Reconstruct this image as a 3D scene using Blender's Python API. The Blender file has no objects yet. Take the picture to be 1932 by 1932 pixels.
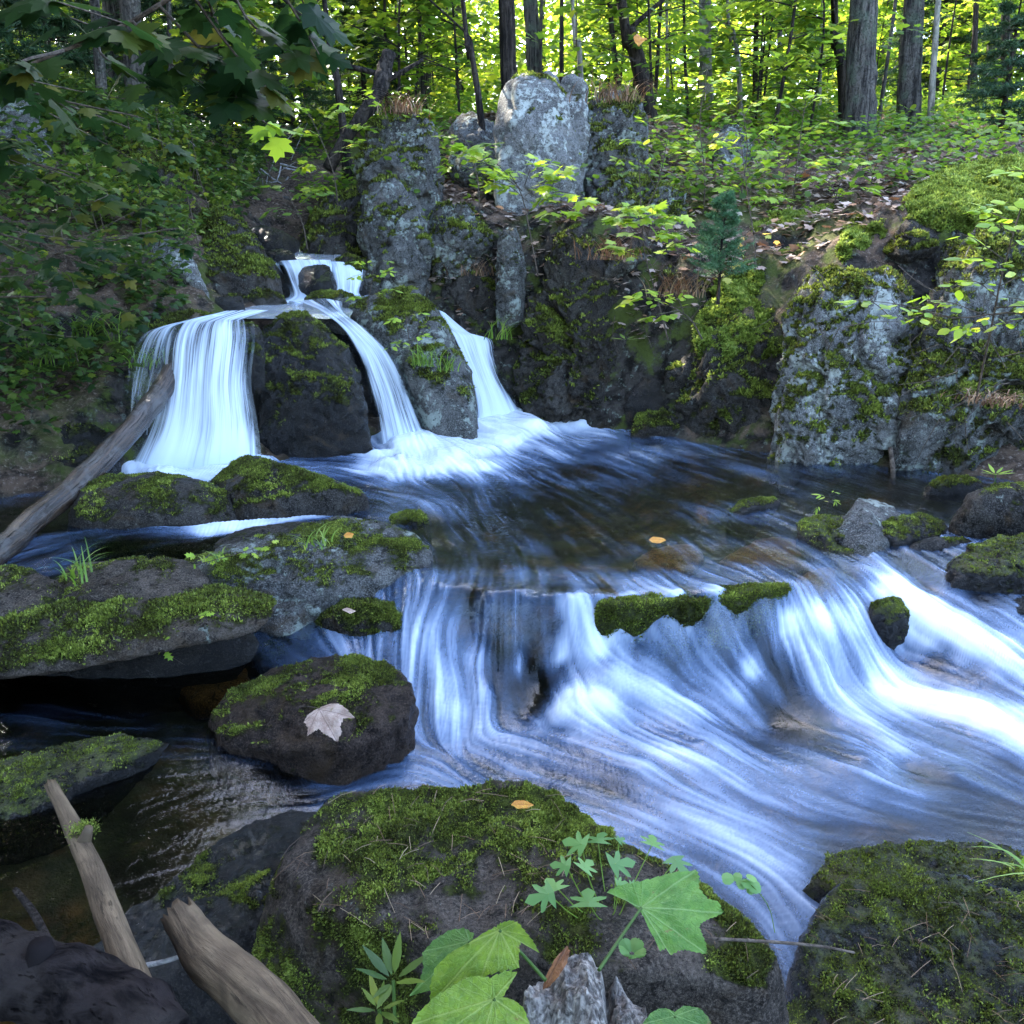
import bpy, bmesh, math, random
import numpy as np
from mathutils import Vector
from math import radians as R, sin, cos, pi

rng = np.random.default_rng(11)
random.seed(5)
SC = bpy.context.scene
COL = SC.collection

# ------------------------------------------------------------------ camera
F, CX, CY = 1673.5, 966.0, 966.0          # pinhole calibration of the photograph (1932 px square)
PITCH, CAMZ = R(17.0), 1.6
cam_d = bpy.data.cameras.new('camera')
cam = bpy.data.objects.new('camera', cam_d)
COL.objects.link(cam)
cam.location = (0, 0, CAMZ)
cam.rotation_euler = (R(90) - PITCH, 0, 0)
cam_d.sensor_width = 36.0
cam_d.lens = 36.0 * F / 1932.0
cam_d.clip_start = 0.05
cam_d.clip_end = 500
SC.camera = cam

# ------------------------------------------------------------------ sky, sun, exposure
SUN_AZ, SUN_EL = R(-34), R(40)            # azimuth from +Y towards +X
world = bpy.data.worlds.new('World')
SC.world = world
world.use_nodes = True
wn = world.node_tree
bg = wn.nodes['Background']
sky = wn.nodes.new('ShaderNodeTexSky')
sky.sky_type = 'NISHITA'
sky.sun_disc = False
sky.sun_elevation = SUN_EL
sky.sun_rotation = SUN_AZ
sky.ozone_density = 1.2
sky.dust_density = 2.0
sky.air_density = 0.9
wn.links.new(sky.outputs[0], bg.inputs['Color'])
bg.inputs['Strength'].default_value = 0.15
sun_d = bpy.data.lights.new('sun', 'SUN')
sun_d.energy = 2.6
sun_d.angle = R(0.5)
sun_d.color = (1.0, 0.93, 0.80)
sun = bpy.data.objects.new('sun', sun_d)
COL.objects.link(sun)
sp = Vector((sin(SUN_AZ) * cos(SUN_EL), cos(SUN_AZ) * cos(SUN_EL), sin(SUN_EL)))
sun.rotation_euler = (-sp).to_track_quat('-Z', 'Y').to_euler()
SC.view_settings.view_transform = 'Standard'
SC.view_settings.look = 'None'
SC.view_settings.exposure = 4.0
SC.view_settings.gamma = 1.0
SC.cycles.use_denoising = True
SC.cycles.max_bounces = 7
SC.cycles.diffuse_bounces = 3
SC.cycles.glossy_bounces = 3
SC.cycles.transmission_bounces = 4
SC.cycles.transparent_max_bounces = 12
SC.cycles.sample_clamp_indirect = 6.0
SC.cycles.caustics_reflective = False
SC.cycles.caustics_refractive = False

# ------------------------------------------------------------------ pixel -> world calibration
cp, sp_ = cos(PITCH), sin(PITCH)
def ray(px, py):
    X = (px - CX) / F; Y = (CY - py) / F
    return np.array([X, cp + Y * sp_, Y * cp - sp_])
def U(px, py, d):                         # point seen at (px,py) whose ground distance is d
    r = ray(px, py); r = r * (d / r[1])
    return np.array([r[0], r[1], r[2] + CAMZ])
def UZ(px, py, z):                        # point seen at (px,py) at height z
    r = ray(px, py); t = (z - CAMZ) / r[2]
    return np.array([r[0] * t, r[1] * t, z])

# ------------------------------------------------------------------ small numpy toolkit
_g = np.random.default_rng(3)
PERM = _g.permutation(256); PERM = np.concatenate([PERM, PERM, PERM])
GRAD = _g.normal(size=(256, 3)); GRAD /= np.linalg.norm(GRAD, axis=1)[:, None]
def perlin(P, seed=0):
    P = np.asarray(P, float) + seed * 17.31
    i = np.floor(P).astype(int); f = P - i
    u = f * f * f * (f * (f * 6 - 15) + 10)
    i &= 255
    out = 0
    for dx in (0, 1):
        for dy in (0, 1):
            for dz in (0, 1):
                h = PERM[PERM[PERM[i[:, 0] + dx] + i[:, 1] + dy] + i[:, 2] + dz]
                d = ((f - np.array([dx, dy, dz])) * GRAD[h]).sum(1)
                w = (u[:, 0] if dx else 1 - u[:, 0]) * (u[:, 1] if dy else 1 - u[:, 1]) * (u[:, 2] if dz else 1 - u[:, 2])
                out = out + d * w
    return out
def fbm(P, octv=4, seed=0, gain=.5):
    P = np.asarray(P, float); s = 0; a = 1.
    for k in range(octv):
        s = s + a * perlin(P * (2.03 ** k), seed + k); a *= gain
    return s
def ridged(P, octv=3, seed=0):
    s = 0; a = 1.
    for k in range(octv):
        s = s + a * (1 - 2 * np.abs(perlin(P * (2.1 ** k), seed + k)) * 1.6); a *= .5
    return s
def sstep(a, b, x):
    t = np.clip((x - a) / (b - a), 0, 1); return t * t * (3 - 2 * t)
def unit(v):
    v = np.asarray(v, float)
    return v / (np.linalg.norm(v, axis=-1, keepdims=True) + 1e-12)
def rbf(Pts, Vals, Q, lam=1e-4):          # linear radial basis interpolation
    Pts = np.asarray(Pts, float); Vals = np.asarray(Vals, float)
    A = np.linalg.norm(Pts[:, None] - Pts[None], axis=2)
    n = len(Pts)
    M = np.zeros((n + 1, n + 1)); M[:n, :n] = A - lam * np.eye(n); M[:n, n] = 1; M[n, :n] = 1
    w = np.linalg.solve(M, np.append(Vals, 0))
    out = np.empty(len(Q))
    for k in range(0, len(Q), 50000):
        q = Q[k:k + 50000]
        out[k:k + 50000] = np.linalg.norm(q[:, None] - Pts[None], axis=2) @ w[:n] + w[n]
    return out
def shepard(Pts, Vals, Q, p=3.0, eps=.02):
    Pts = np.asarray(Pts, float); Vals = np.asarray(Vals, float)
    if Vals.ndim == 1: Vals = Vals[:, None]
    out = np.empty((len(Q), Vals.shape[1]))
    for k in range(0, len(Q), 50000):
        q = Q[k:k + 50000]
        w = 1 / (np.linalg.norm(q[:, None] - Pts[None], axis=2) + eps) ** p
        out[k:k + 50000] = (w @ Vals) / w.sum(1)[:, None]
    return out

# ------------------------------------------------------------------ object helpers
USED = {}
def mesh_data(name, V, Fa, attrs=None, smooth=False, mats=()):
    V = np.asarray(V, np.float32); Fa = np.asarray(Fa, np.int32)
    me = bpy.data.meshes.new(name)
    n, k = Fa.shape
    me.vertices.add(len(V)); me.vertices.foreach_set('co', V.ravel())
    me.loops.add(n * k); me.loops.foreach_set('vertex_index', Fa.ravel())
    me.polygons.add(n)
    me.polygons.foreach_set('loop_start', np.arange(0, n * k, k, dtype=np.int32))
    me.polygons.foreach_set('loop_total', np.full(n, k, dtype=np.int32))
    me.polygons.foreach_set('use_smooth', np.full(n, bool(smooth)))
    for m in mats: me.materials.append(m)
    for an, av in (attrs or {}).items():
        a = me.attributes.new(an, 'FLOAT', 'POINT'); a.data.foreach_set('value', np.asarray(av, np.float32).ravel())
    me.update(); me.validate()
    return me
def link(name, me, parent=None, loc=None):
    o = bpy.data.objects.new(name, me); COL.objects.link(o)
    if loc is not None: o.location = tuple(float(c) for c in loc)
    if parent is not None: o.parent = parent
    return o
def tag(o, label=None, cat=None, group=None, kind=None):
    if label: o['label'] = label
    if cat: o['category'] = cat
    if group: o['group'] = group
    if kind: o['kind'] = kind
    return o
def empty(name, loc, label, cat, group=None):
    o = bpy.data.objects.new(name, None); COL.objects.link(o)
    o.empty_display_size = .1
    o.location = tuple(float(c) for c in loc)
    return tag(o, label, cat, group)
class Bag:                                 # collects triangles / quads (stored as triangles) for one mesh
    def __init__(s): s.V = []; s.F = []; s.A = []; s.n = 0
    def add(s, V, Fa, a=0.):
        V = np.asarray(V, float); Fa = np.asarray(Fa, int)
        if Fa.shape[1] == 4: Fa = np.concatenate([Fa[:, [0, 1, 2]], Fa[:, [0, 2, 3]]])
        s.V.append(V); s.F.append(Fa + s.n); s.n += len(V)
        s.A.append(np.full(len(V), a) if np.isscalar(a) else np.asarray(a, float))
    def mesh(s, name, mat, off=(0, 0, 0), smooth=False):
        return mesh_data(name, np.concatenate(s.V) - np.asarray(off), np.concatenate(s.F), {'rnd': np.concatenate(s.A)}, smooth, (mat,))
def tube(pts, rad, seg=8, rough=0., seed=0, cap=True):
    pts = np.asarray(pts, float); n = len(pts); rad = np.broadcast_to(np.asarray(rad, float), (n,))
    T = unit(np.gradient(pts, axis=0))
    up = np.array([0, 0, 1.]) if abs(T[0][2]) < .8 else np.array([1., 0, 0])
    a = unit(np.cross(T, up)); b = np.cross(T, a)
    th = np.linspace(0, 2 * pi, seg, endpoint=False)
    V = pts[:, None] + rad[:, None, None] * (np.cos(th)[None, :, None] * a[:, None] + np.sin(th)[None, :, None] * b[:, None])
    V = V.reshape(-1, 3)
    if rough:
        c = np.repeat(pts, seg, axis=0); d = V - c
        V = c + d * (1 + rough * fbm(V * 9, 3, seed)[:, None] * 2)
    i = np.arange(n - 1)[:, None] * seg; j = np.arange(seg)[None]; j2 = (j + 1) % seg
    Fq = np.stack([i + j, i + j2, i + seg + j2, i + seg + j], -1).reshape(-1, 4)
    if cap:
        V = np.concatenate([V, pts[:1], pts[-1:]])
        c0, c1 = len(V) - 2, len(V) - 1
        e = np.arange(seg); e2 = (e + 1) % seg
        Ft = np.concatenate([np.stack([np.full(seg, c0), e2, e], 1), np.stack([np.full(seg, c1), (n - 1) * seg + e, (n - 1) * seg + e2], 1)])
        Fq = np.concatenate([Fq[:, [0, 1, 2]], Fq[:, [0, 2, 3]], Ft])
    return V, Fq
def spline(pts, n):
    pts = np.asarray(pts, float)
    if len(pts) == 2: return pts[0] + (pts[1] - pts[0]) * np.linspace(0, 1, n)[:, None]
    P = np.concatenate([[2 * pts[0] - pts[1]], pts, [2 * pts[-1] - pts[-2]]])
    t = np.linspace(0, len(pts) - 1 - 1e-9, n); k = t.astype(int); f = (t - k)[:, None]
    a, b, c, d = P[k], P[k + 1], P[k + 2], P[k + 3]
    return .5 * (2 * b + (c - a) * f + (2 * a - 5 * b + 4 * c - d) * f ** 2 + (3 * b - a - 3 * c + d) * f ** 3)

# ------------------------------------------------------------------ materials
class NT:
    def __init__(s, name):
        s.m = bpy.data.materials.new(name); s.m.use_nodes = True
        s.t = s.m.node_tree; s.t.nodes.clear()
        s.out = s.t.nodes.new('ShaderNodeOutputMaterial')
    def n(s, typ, props=None, **inp):
        o = s.t.nodes.new('ShaderNode' + typ)
        for k, v in (props or {}).items(): setattr(o, k, v)
        for k, v in inp.items(): s.set(o, k, v)
        return o
    def set(s, o, k, v):
        k = k.replace('_', ' ') if isinstance(k, str) else k
        sk = o.inputs[int(k[1:])] if k[0] == 'i' and k[1:].isdigit() else o.inputs[k]
        if isinstance(v, bpy.types.NodeSocket): s.t.links.new(v, sk)
        elif isinstance(v, bpy.types.Node): s.t.links.new(v.outputs[0], sk)
        elif isinstance(v, tuple) and len(v) == 3 and sk.type == 'RGBA': sk.default_value = (*v, 1)
        else: sk.default_value = v
    def noise(s, vec, scale, detail=6, rough=.55, dist=0.):
        return s.n('TexNoise', None, Vector=vec, Scale=scale, Detail=detail, Roughness=rough, Distortion=dist).outputs[0]
    def ramp(s, fac, a, b, ca=0., cb=1.):
        return s.n('MapRange', {'interpolation_type': 'SMOOTHSTEP'}, i0=fac, i1=a, i2=b, i3=ca, i4=cb).outputs[0]
    def mix(s, fac, a, b):
        o = s.t.nodes.new('ShaderNodeMix'); o.data_type = 'RGBA'
        for i, v in ((0, fac), (6, a), (7, b)):
            k = o.inputs[i]
            if isinstance(v, bpy.types.NodeSocket): s.t.links.new(v, k)
            elif isinstance(v, tuple): k.default_value = (*v, 1)
            else: k.default_value = v
        return o.outputs[2]
    def math(s, op, a, b=0., clamp=False):
        return s.n('Math', {'operation': op, 'use_clamp': clamp}, i0=a, i1=b).outputs[0]
    def attr(s, name): return s.n('Attribute', {'attribute_name': name}).outputs['Fac']
    def mixs(s, fac, a, b): return s.n('MixShader', None, i0=fac, i1=a, i2=b).outputs[0]
    def bump(s, h, strength=.5, dist=.02):
        return s.n('Bump', None, Strength=strength, Distance=dist, Height=h).outputs[0]
    def end(s, sh): s.t.links.new(sh, s.out.inputs['Surface']); return s.m

_rm = {}
def rock_mat(kind):
    if kind in _rm: return _rm[kind]
    P = dict(                       # two stone tones, lichen amount, lichen colour, stain amount, roughness
        grey=((.034, .034, .033), (.155, .150, .140), .52, (.30, .33, .29), .45, .75),
        pale=((.055, .055, .053), (.24, .235, .225), .57, (.44, .46, .42), .35, .8),
        brown=((.024, .0195, .016), (.115, .092, .074), .32, (.24, .27, .23), .5, .55),
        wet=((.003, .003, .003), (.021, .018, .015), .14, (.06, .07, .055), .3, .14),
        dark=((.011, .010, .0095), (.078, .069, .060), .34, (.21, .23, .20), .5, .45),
        rust=((.014, .011, .010), (.075, .052, .040), .10, (.2, .2, .18), .8, .34),
        amber=((.09, .045, .015), (.26, .13, .045), .1, (.3, .2, .1), .5, .4),
    )[kind]
    t = NT('stone_' + kind)
    co = t.n('TexCoord').outputs['Object']
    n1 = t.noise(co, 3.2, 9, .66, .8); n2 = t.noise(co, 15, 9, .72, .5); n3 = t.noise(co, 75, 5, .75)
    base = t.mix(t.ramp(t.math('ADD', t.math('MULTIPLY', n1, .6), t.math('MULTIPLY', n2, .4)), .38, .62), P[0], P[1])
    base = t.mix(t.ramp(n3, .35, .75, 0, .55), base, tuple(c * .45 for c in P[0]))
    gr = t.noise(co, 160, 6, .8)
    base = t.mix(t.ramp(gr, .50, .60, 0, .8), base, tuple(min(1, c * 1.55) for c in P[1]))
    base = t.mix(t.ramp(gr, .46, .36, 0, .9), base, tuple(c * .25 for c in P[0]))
    stain = t.ramp(t.noise(co, 5.5, 7, .6, 1.), .60 - .2 * P[4], .75, 0, .75)
    base = t.mix(stain, base, (.060, .036, .016))
    # lichen crusts: big blotches broken by small speckle
    l1 = t.noise(co, 4.3, 8, .68, .6); l2 = t.noise(co, 26, 6, .7)
    lm = t.math('ADD', t.math('MULTIPLY', l1, .7), t.math('MULTIPLY', l2, .42))
    thr = .80 - P[2] * .42
    lmask = t.ramp(lm, thr, thr + .055)
    lcol = t.mix(n3, tuple(c * .6 for c in P[3]), tuple(min(1, c * 1.3) for c in P[3]))
    base = t.mix(lmask, base, lcol)
    ms = t.attr('moss')
    mm = t.ramp(t.math('ADD', ms, t.math('MULTIPLY', t.math('SUBTRACT', t.noise(co, 20, 8, .78), .5), 1.9)), .38, .66)
    mcol = t.mix(t.ramp(t.noise(co, 45, 5, .7), .35, .68), (.016, .019, .005), (.085, .10, .019))
    mcol = t.mix(t.ramp(t.noise(co, 4, 4, .6), .45, .7), mcol, t.mix(n3, (.045, .035, .014), (.12, .10, .035)))
    col = t.mix(mm, base, mcol)
    h = t.math('ADD', t.math('ADD', t.math('MULTIPLY', n2, .6), t.math('MULTIPLY', n3, .22)), t.math('MULTIPLY', mm, t.noise(co, 110, 3, .8)))
    h = t.math('ADD', t.math('ADD', h, t.math('MULTIPLY', lmask, .12)), t.math('MULTIPLY', gr, .25))
    ro = t.math('ADD', t.math('MULTIPLY', mm, .4), t.ramp(n2, .3, .7, P[5] - .1, P[5] + .15), True)
    col = t.mix(t.ramp(t.noise(co, 34, 8, .78, .6), .54, .62, 0, .9), col, t.mix(mm, tuple(c * .35 for c in P[0]), (.010, .009, .004)))
    b = t.n('BsdfPrincipled', None, Base_Color=col, Roughness=ro, Normal=t.bump(h, 1., .05))
    b.inputs['Specular IOR Level'].default_value = .34 if kind == 'wet' else .08
    _rm[kind] = t.end(b.outputs[0])
    return _rm[kind]

def leaf_mat(name, cols, trans=.5, gloss=.35):
    """cols: list of colours spread over the per-leaf random attribute"""
    t = NT(name)
    r = t.attr('rnd')
    cr = t.n('ValToRGB', None, Fac=r); e = cr.color_ramp
    e.elements[0].color = (*cols[0], 1); e.elements[1].color = (*cols[-1], 1)
    for k, c in enumerate(cols[1:-1]):
        x = e.elements.new((k + 1) / (len(cols) - 1)); x.color = (*c, 1)
    col = cr.outputs[0]
    d = t.n('BsdfPrincipled', None, Base_Color=col, Roughness=.5)
    d.inputs['Specular IOR Level'].default_value = gloss
    hs = t.n('HueSaturation', None, Hue=.492, Saturation=1.02, Value=1.45, Color=col)
    tr = t.n('BsdfTranslucent', None, Color=hs)
    return t.end(t.mixs(trans, d.outputs[0], tr.outputs[0]))
def simple_mat(name, c1, c2, scale=(30, 30, 3), rough=.8, bump=.6, dist=.02, c3=None, obj=True):
    t = NT(name)
    co = t.n('TexCoord').outputs['Object']
    mp = t.n('Mapping', None, Vector=co, Scale=scale).outputs[0]
    n1 = t.noise(mp, 1., 8, .65, .3); n2 = t.noise(co, 5, 5)
    c = t.mix(t.ramp(n1, .36, .64), c1, c2)
    if c3: c = t.mix(t.ramp(n2, .5, .68, 0, .8), c, c3)
    n4 = t.noise(co, 55, 7, .75, 1.2)
    c = t.mix(t.ramp(n4, .55, .66, 0, .85), c, tuple(x * .3 for x in c1))
    b = t.n('BsdfPrincipled', None, Base_Color=c, Roughness=rough, Normal=t.bump(t.math('SUBTRACT', n1, t.math('MULTIPLY', t.ramp(n4, .5, .66), .6)), bump, dist))
    b.inputs['Specular IOR Level'].default_value = .45 if rough < .4 else .12
    return t.end(b.outputs[0])
M_BARK = simple_mat('bark_grey', (.022, .020, .019), (.13, .115, .10), (26, 26, 2.6), .9, 1., .05, (.10, .12, .085))
M_BARKD = simple_mat('bark_dark', (.012, .010, .009), (.06, .048, .04), (30, 30, 4), .9, 1., .03)
M_BARKP = simple_mat('bark_pale', (.10, .09, .075), (.30, .27, .22), (20, 20, 6), .85, .7, .02, (.14, .16, .12))
M_DRIFT = simple_mat('weathered_wood', (.05, .036, .024), (.20, .15, .105), (14, 14, 14), .75, .9, .02, (.06, .045, .03))
M_STUMP = simple_mat('stump_wood', (.13, .112, .10), (.44, .39, .34), (110, 110, 7), .85, 1., .02, (.20, .175, .165))
M_WETLOG = simple_mat('wet_log', (.012, .008, .006), (.060, .038, .022), (14, 14, 14), .2, 1., .03, (.05, .045, .04))
M_TWIG = simple_mat('twig', (.035, .026, .02), (.11, .085, .065), (40, 40, 40), .85, .4, .01)
M_DEAD = simple_mat('dead_branch', (.13, .12, .12), (.33, .31, .30), (40, 40, 40), .85, .4, .01)

def grain_mat(name, c1, c2, c3, across, along, rough, bump, spec=.12, crack=.6):
    t = NT(name)
    v = t.n('CombineXYZ', None, X=t.attr('ga'), Y=t.attr('gb'), Z=t.attr('gv')).outputs[0]
    n1 = t.noise(t.n('Mapping', None, Vector=v, Scale=(across, across, along)).outputs[0], 1., 8, .65, .5)
    n2 = t.noise(t.n('Mapping', None, Vector=v, Scale=(across * 3, across * 3, along * 2)).outputs[0], 1., 6, .7, .3)
    n3 = t.noise(v, 9., 6, .6, .6)
    c = t.mix(t.ramp(n1, .35, .65), c1, c2)
    c = t.mix(t.ramp(n3, .48, .62, 0, .8), c, c3)
    cr = t.ramp(n2, .60, .68)
    c = t.mix(t.math('MULTIPLY', cr, crack), c, tuple(x * .2 for x in c1))
    h = t.math('SUBTRACT', t.math('ADD', n1, t.math('MULTIPLY', n2, .4)), t.math('MULTIPLY', cr, .8))
    b = t.n('BsdfPrincipled', None, Base_Color=c, Roughness=rough, Normal=t.bump(h, bump, .012))
    b.inputs['Specular IOR Level'].default_value = spec
    return t.end(b.outputs[0])
M_DRIFT = grain_mat('weathered_wood', (.045, .030, .018), (.165, .115, .070), (.085, .058, .036), 42, 5, .7, .8)
M_WETLOG = grain_mat('wet_log', (.010, .007, .005), (.058, .036, .022), (.055, .048, .042), 40, 3.5, .24, 1., .45)
M_BARKL = grain_mat('bark_rotten', (.004, .0035, .004), (.024, .019, .018), (.030, .024, .021), 34, 16, .95, 1., .02)

# ------------------------------------------------------------------ leaves
def star_template(right, c):
    right = np.array(right, float)
    left = right[-2:0:-1] * [-1, 1]
    ring = np.concatenate([right, left])
    V = np.concatenate([[c], ring]); n = len(ring)
    z = -.16 * np.abs(V[:, 0]) ** 1.2 + .0 - .12 * (V[:, 1] - c[1]) ** 2
    V = np.column_stack([V, z])
    Fa = np.array([[0, 1 + k, 1 + (k + 1) % n] for k in range(n)])
    return V, Fa
MAPLE = star_template([(0, 0), (.16, -.05), (.40, .03), (.30, .17), (.42, .27), (.56, .50), (.38, .50), (.22, .52), (.27, .74), (.12, .77), (0, 1.02)], (0, .30))
MAPLE_S = star_template([(0, 0), (.34, .0), (.26, .2), (.52, .48), (.22, .52), (.24, .72), (0, 1.)], (0, .30))
OVATE = star_template([(0, 0), (.16, .12), (.29, .36), (.25, .62), (.12, .84), (0, 1.)], (0, .42))
LANCE = star_template([(0, 0), (.09, .2), (.12, .45), (.07, .75), (0, 1.)], (0, .42))
FERN = star_template([(0, 0), (.30, .14), (.12, .18), (.42, .42), (.13, .46), (.30, .75), (.1, .78), (0, 1.)], (0, .4))
DIA = (np.array([(0, 0, 0), (.30, .35, -.05), (.24, .72, -.08), (0, 1, -.12), (-.24, .72, -.08), (-.30, .35, -.05)]), np.array([[0, 1, 2], [0, 2, 3], [0, 3, 4], [0, 4, 5]]))
def scatter(tmpl, pos, fwd, nrm, scale):
    V, Fa = tmpl
    fwd = unit(fwd); side = unit(np.cross(fwd, nrm)); nn = np.cross(side, fwd)
    s = np.broadcast_to(np.asarray(scale, float), (len(pos),))[:, None, None]
    W = pos[:, None] + s * (V[None, :, :1] * side[:, None] + V[None, :, 1:2] * fwd[:, None] + V[None, :, 2:] * nn[:, None])
    n, k = len(pos), len(V)
    FF = (Fa[None] + (np.arange(n) * k)[:, None, None]).reshape(-1, 3)
    return W.reshape(-1, 3), FF, k
def add_leaves(bag, tmpl, pos, fwd, nrm, scale, rnd):
    if len(pos) == 0: return
    V, Fa, k = scatter(tmpl, np.asarray(pos), np.asarray(fwd), np.asarray(nrm), scale)
    bag.add(V, Fa, np.repeat(np.broadcast_to(rnd, (len(pos),)), k))

# ------------------------------------------------------------------ rocks
_sph = {}
def sphere(sub):
    if sub not in _sph:
        bm = bmesh.new(); bmesh.ops.create_icosphere(bm, subdivisions=sub, radius=1.)
        V = np.array([v.co[:] for v in bm.verts]); Fa = np.array([[v.index for v in f.verts] for f in bm.faces]); bm.free()
        _sph[sub] = (unit(V), Fa)
    return _sph[sub]
def vnormals(V, Fa):
    n = np.cross(V[Fa[:, 1]] - V[Fa[:, 0]], V[Fa[:, 2]] - V[Fa[:, 0]])
    N = np.zeros_like(V)
    for k in range(3): np.add.at(N, Fa[:, k], n)
    return unit(N)
def hull_planes(pts):
    bm = bmesh.new()
    for p in pts: bm.verts.new(p)
    bm.verts.ensure_lookup_table()
    r = bmesh.ops.convex_hull(bm, input=bm.verts)
    c = np.zeros(3); at = 0
    for f in bm.faces:
        a = f.calc_area(); c += np.array(f.calc_center_median()) * a; at += a
    c /= at
    N = []; H = []
    for f in bm.faces:
        f.normal_update()
        n = np.array(f.normal); h = float(n @ (np.array(f.calc_center_median()) - c))
        if h < 0: n, h = -n, -h
        if h > 1e-5 and f.calc_area() > 1e-8: N.append(n); H.append(h)
    bm.free()
    N = np.array(N); H = np.array(H); keep = []
    for i in range(len(N)):
        if not any(N[i] @ N[j] > .9985 and abs(H[i] - H[j]) < .01 * H[i] + 1e-4 for j in keep): keep.append(i)
    return c, N[keep], H[keep]
TUFTS = []
ROCKS = {}
def rock(name, label, pts, z=None, d=None, bulge=.12, back=.3, down=.25, mat='brown', sub=5, p=26, rough=.05, crack=.06,
         moss=.0, tufts=0, tuft=(.006, .016), group=None, cat='rock', freq=None, seed=None, raw=None, strata=0., mossdir=(0, 0, 1), cuts=11, mossfn=None, shift=(0, 0, 0)):
    """pts: the rock's outline in the photograph, laid on a tilted plane from its foot to its top, given depth before and behind it"""
    seed = seed if seed is not None else len(ROCKS) * 3 + 1
    if raw is None:
        py = np.array([q[1] for q in pts], float)
        lo, hi = py.max(), py.min()
        if z is not None:
            dl = UZ(966, lo, z[0])[1]; dh = UZ(966, hi, z[1])[1]
        else: dl, dh = d
        A = []
        for q in pts:
            dd = q[2] if len(q) > 2 else dl + (dh - dl) * (lo - q[1]) / max(lo - hi, 1)
            A.append(U(q[0], q[1], dd))
        A = np.array(A); C = A.mean(0)
        tow = unit(np.array([0, 0, CAMZ]) - C)
        tow = unit(tow + np.array([0, 0, .35]))
        fr = C + (A - C) * .55 + tow * bulge
        fr2 = C + (A - C) * .85 + tow * bulge * .55
        bk = C + (A - C) * .8 + np.array([C[0] * .12, back, -.05 * back])
        low = A[py > (lo + hi) / 2] + np.array([0, .03, -down])
        raw = np.concatenate([A, fr, fr2, bk, low])
    raw = np.asarray(raw) + np.array(shift)
    c, N, H = hull_planes(raw)
    lr = np.random.default_rng(seed * 7 + 3)
    cn = unit(lr.normal(size=(cuts, 3)))
    if cuts:                                       # broken faces
        sup = ((raw - c) @ cn.T).max(0)
        N = np.concatenate([N, cn]); H = np.concatenate([H, sup * lr.uniform(.78, .97, cuts)])
    D, Fa = sphere(sub)
    q = np.maximum(D @ N.T, 0) / H[None]
    r = (q ** p).sum(1) ** (-1 / p)
    size = float(np.median(r))
    V = c + D * r[:, None]
    fq = freq or (1.6 / size)
    W = V + .35 * size * np.column_stack([perlin(V * fq * .7, seed + 5), perlin(V * fq * .7, seed + 6), perlin(V * fq * .7, seed + 7)])
    disp = rough * size * (2.6 * fbm(W * fq, 8, seed, .66) + .55 * ridged(W * fq * 2.7, 4, seed + 3) - .3)
    rd = ridged(W * fq * .8, 3, seed + 9)
    disp -= crack * size * sstep(1.0, 1.6, rd) * 1.6
    cells = perlin(W * fq * 1.3, seed + 20)
    st5 = cells * 4.5; disp += rough * size * 1.5 * (np.floor(st5) + sstep(.3, .7, st5 - np.floor(st5))) / 4.5          # broken, stepped faces
    if strata: disp += strata * size * np.abs(((W[:, 2] * 1. + .25 * W[:, 0]) / (size * .28)) % 1 - .5)
    V = V + D * disp[:, None]
    Nv = vnormals(V, Fa)
    mn = Nv @ unit(np.array(mossdir))
    mask = np.clip(.15 + moss + .55 * (mn - .35) + .42 * fbm(V * 2.6 / max(size, .25) * .6 + 3, 4, seed + 31) + .20 * fbm(V * 13, 3, seed + 33), 0, 1) if moss > -.9 else np.zeros(len(V))
    if mossfn is not None: mask = np.clip(mossfn(V, Nv, mask), 0, 1)
    base = np.array([c[0], c[1], V[:, 2].min()])
    me = mesh_data(name, V - base, Fa, {'moss': mask}, True, (rock_mat(mat),))
    o = link(name, me, None, base)
    tag(o, label, cat, group)
    ROCKS[o.name] = (o, V, Fa, Nv, mask, base)
    if tufts: moss_on(o, V, Fa, Nv, mask, base, tufts, tuft)
    return o
def sample_tri(V, Fa, w, n):
    a = V[Fa[:, 0]]; b = V[Fa[:, 1]]; c = V[Fa[:, 2]]
    area = .5 * np.linalg.norm(np.cross(b - a, c - a), axis=1) * w
    if area.sum() <= 0: return None
    f = rng.choice(len(Fa), n, p=area / area.sum())
    u, v = rng.random(n), rng.random(n); s = u + v > 1; u[s] = 1 - u[s]; v[s] = 1 - v[s]
    return f, a[f] + (b[f] - a[f]) * u[:, None] + (c[f] - a[f]) * v[:, None], u, v
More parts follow.
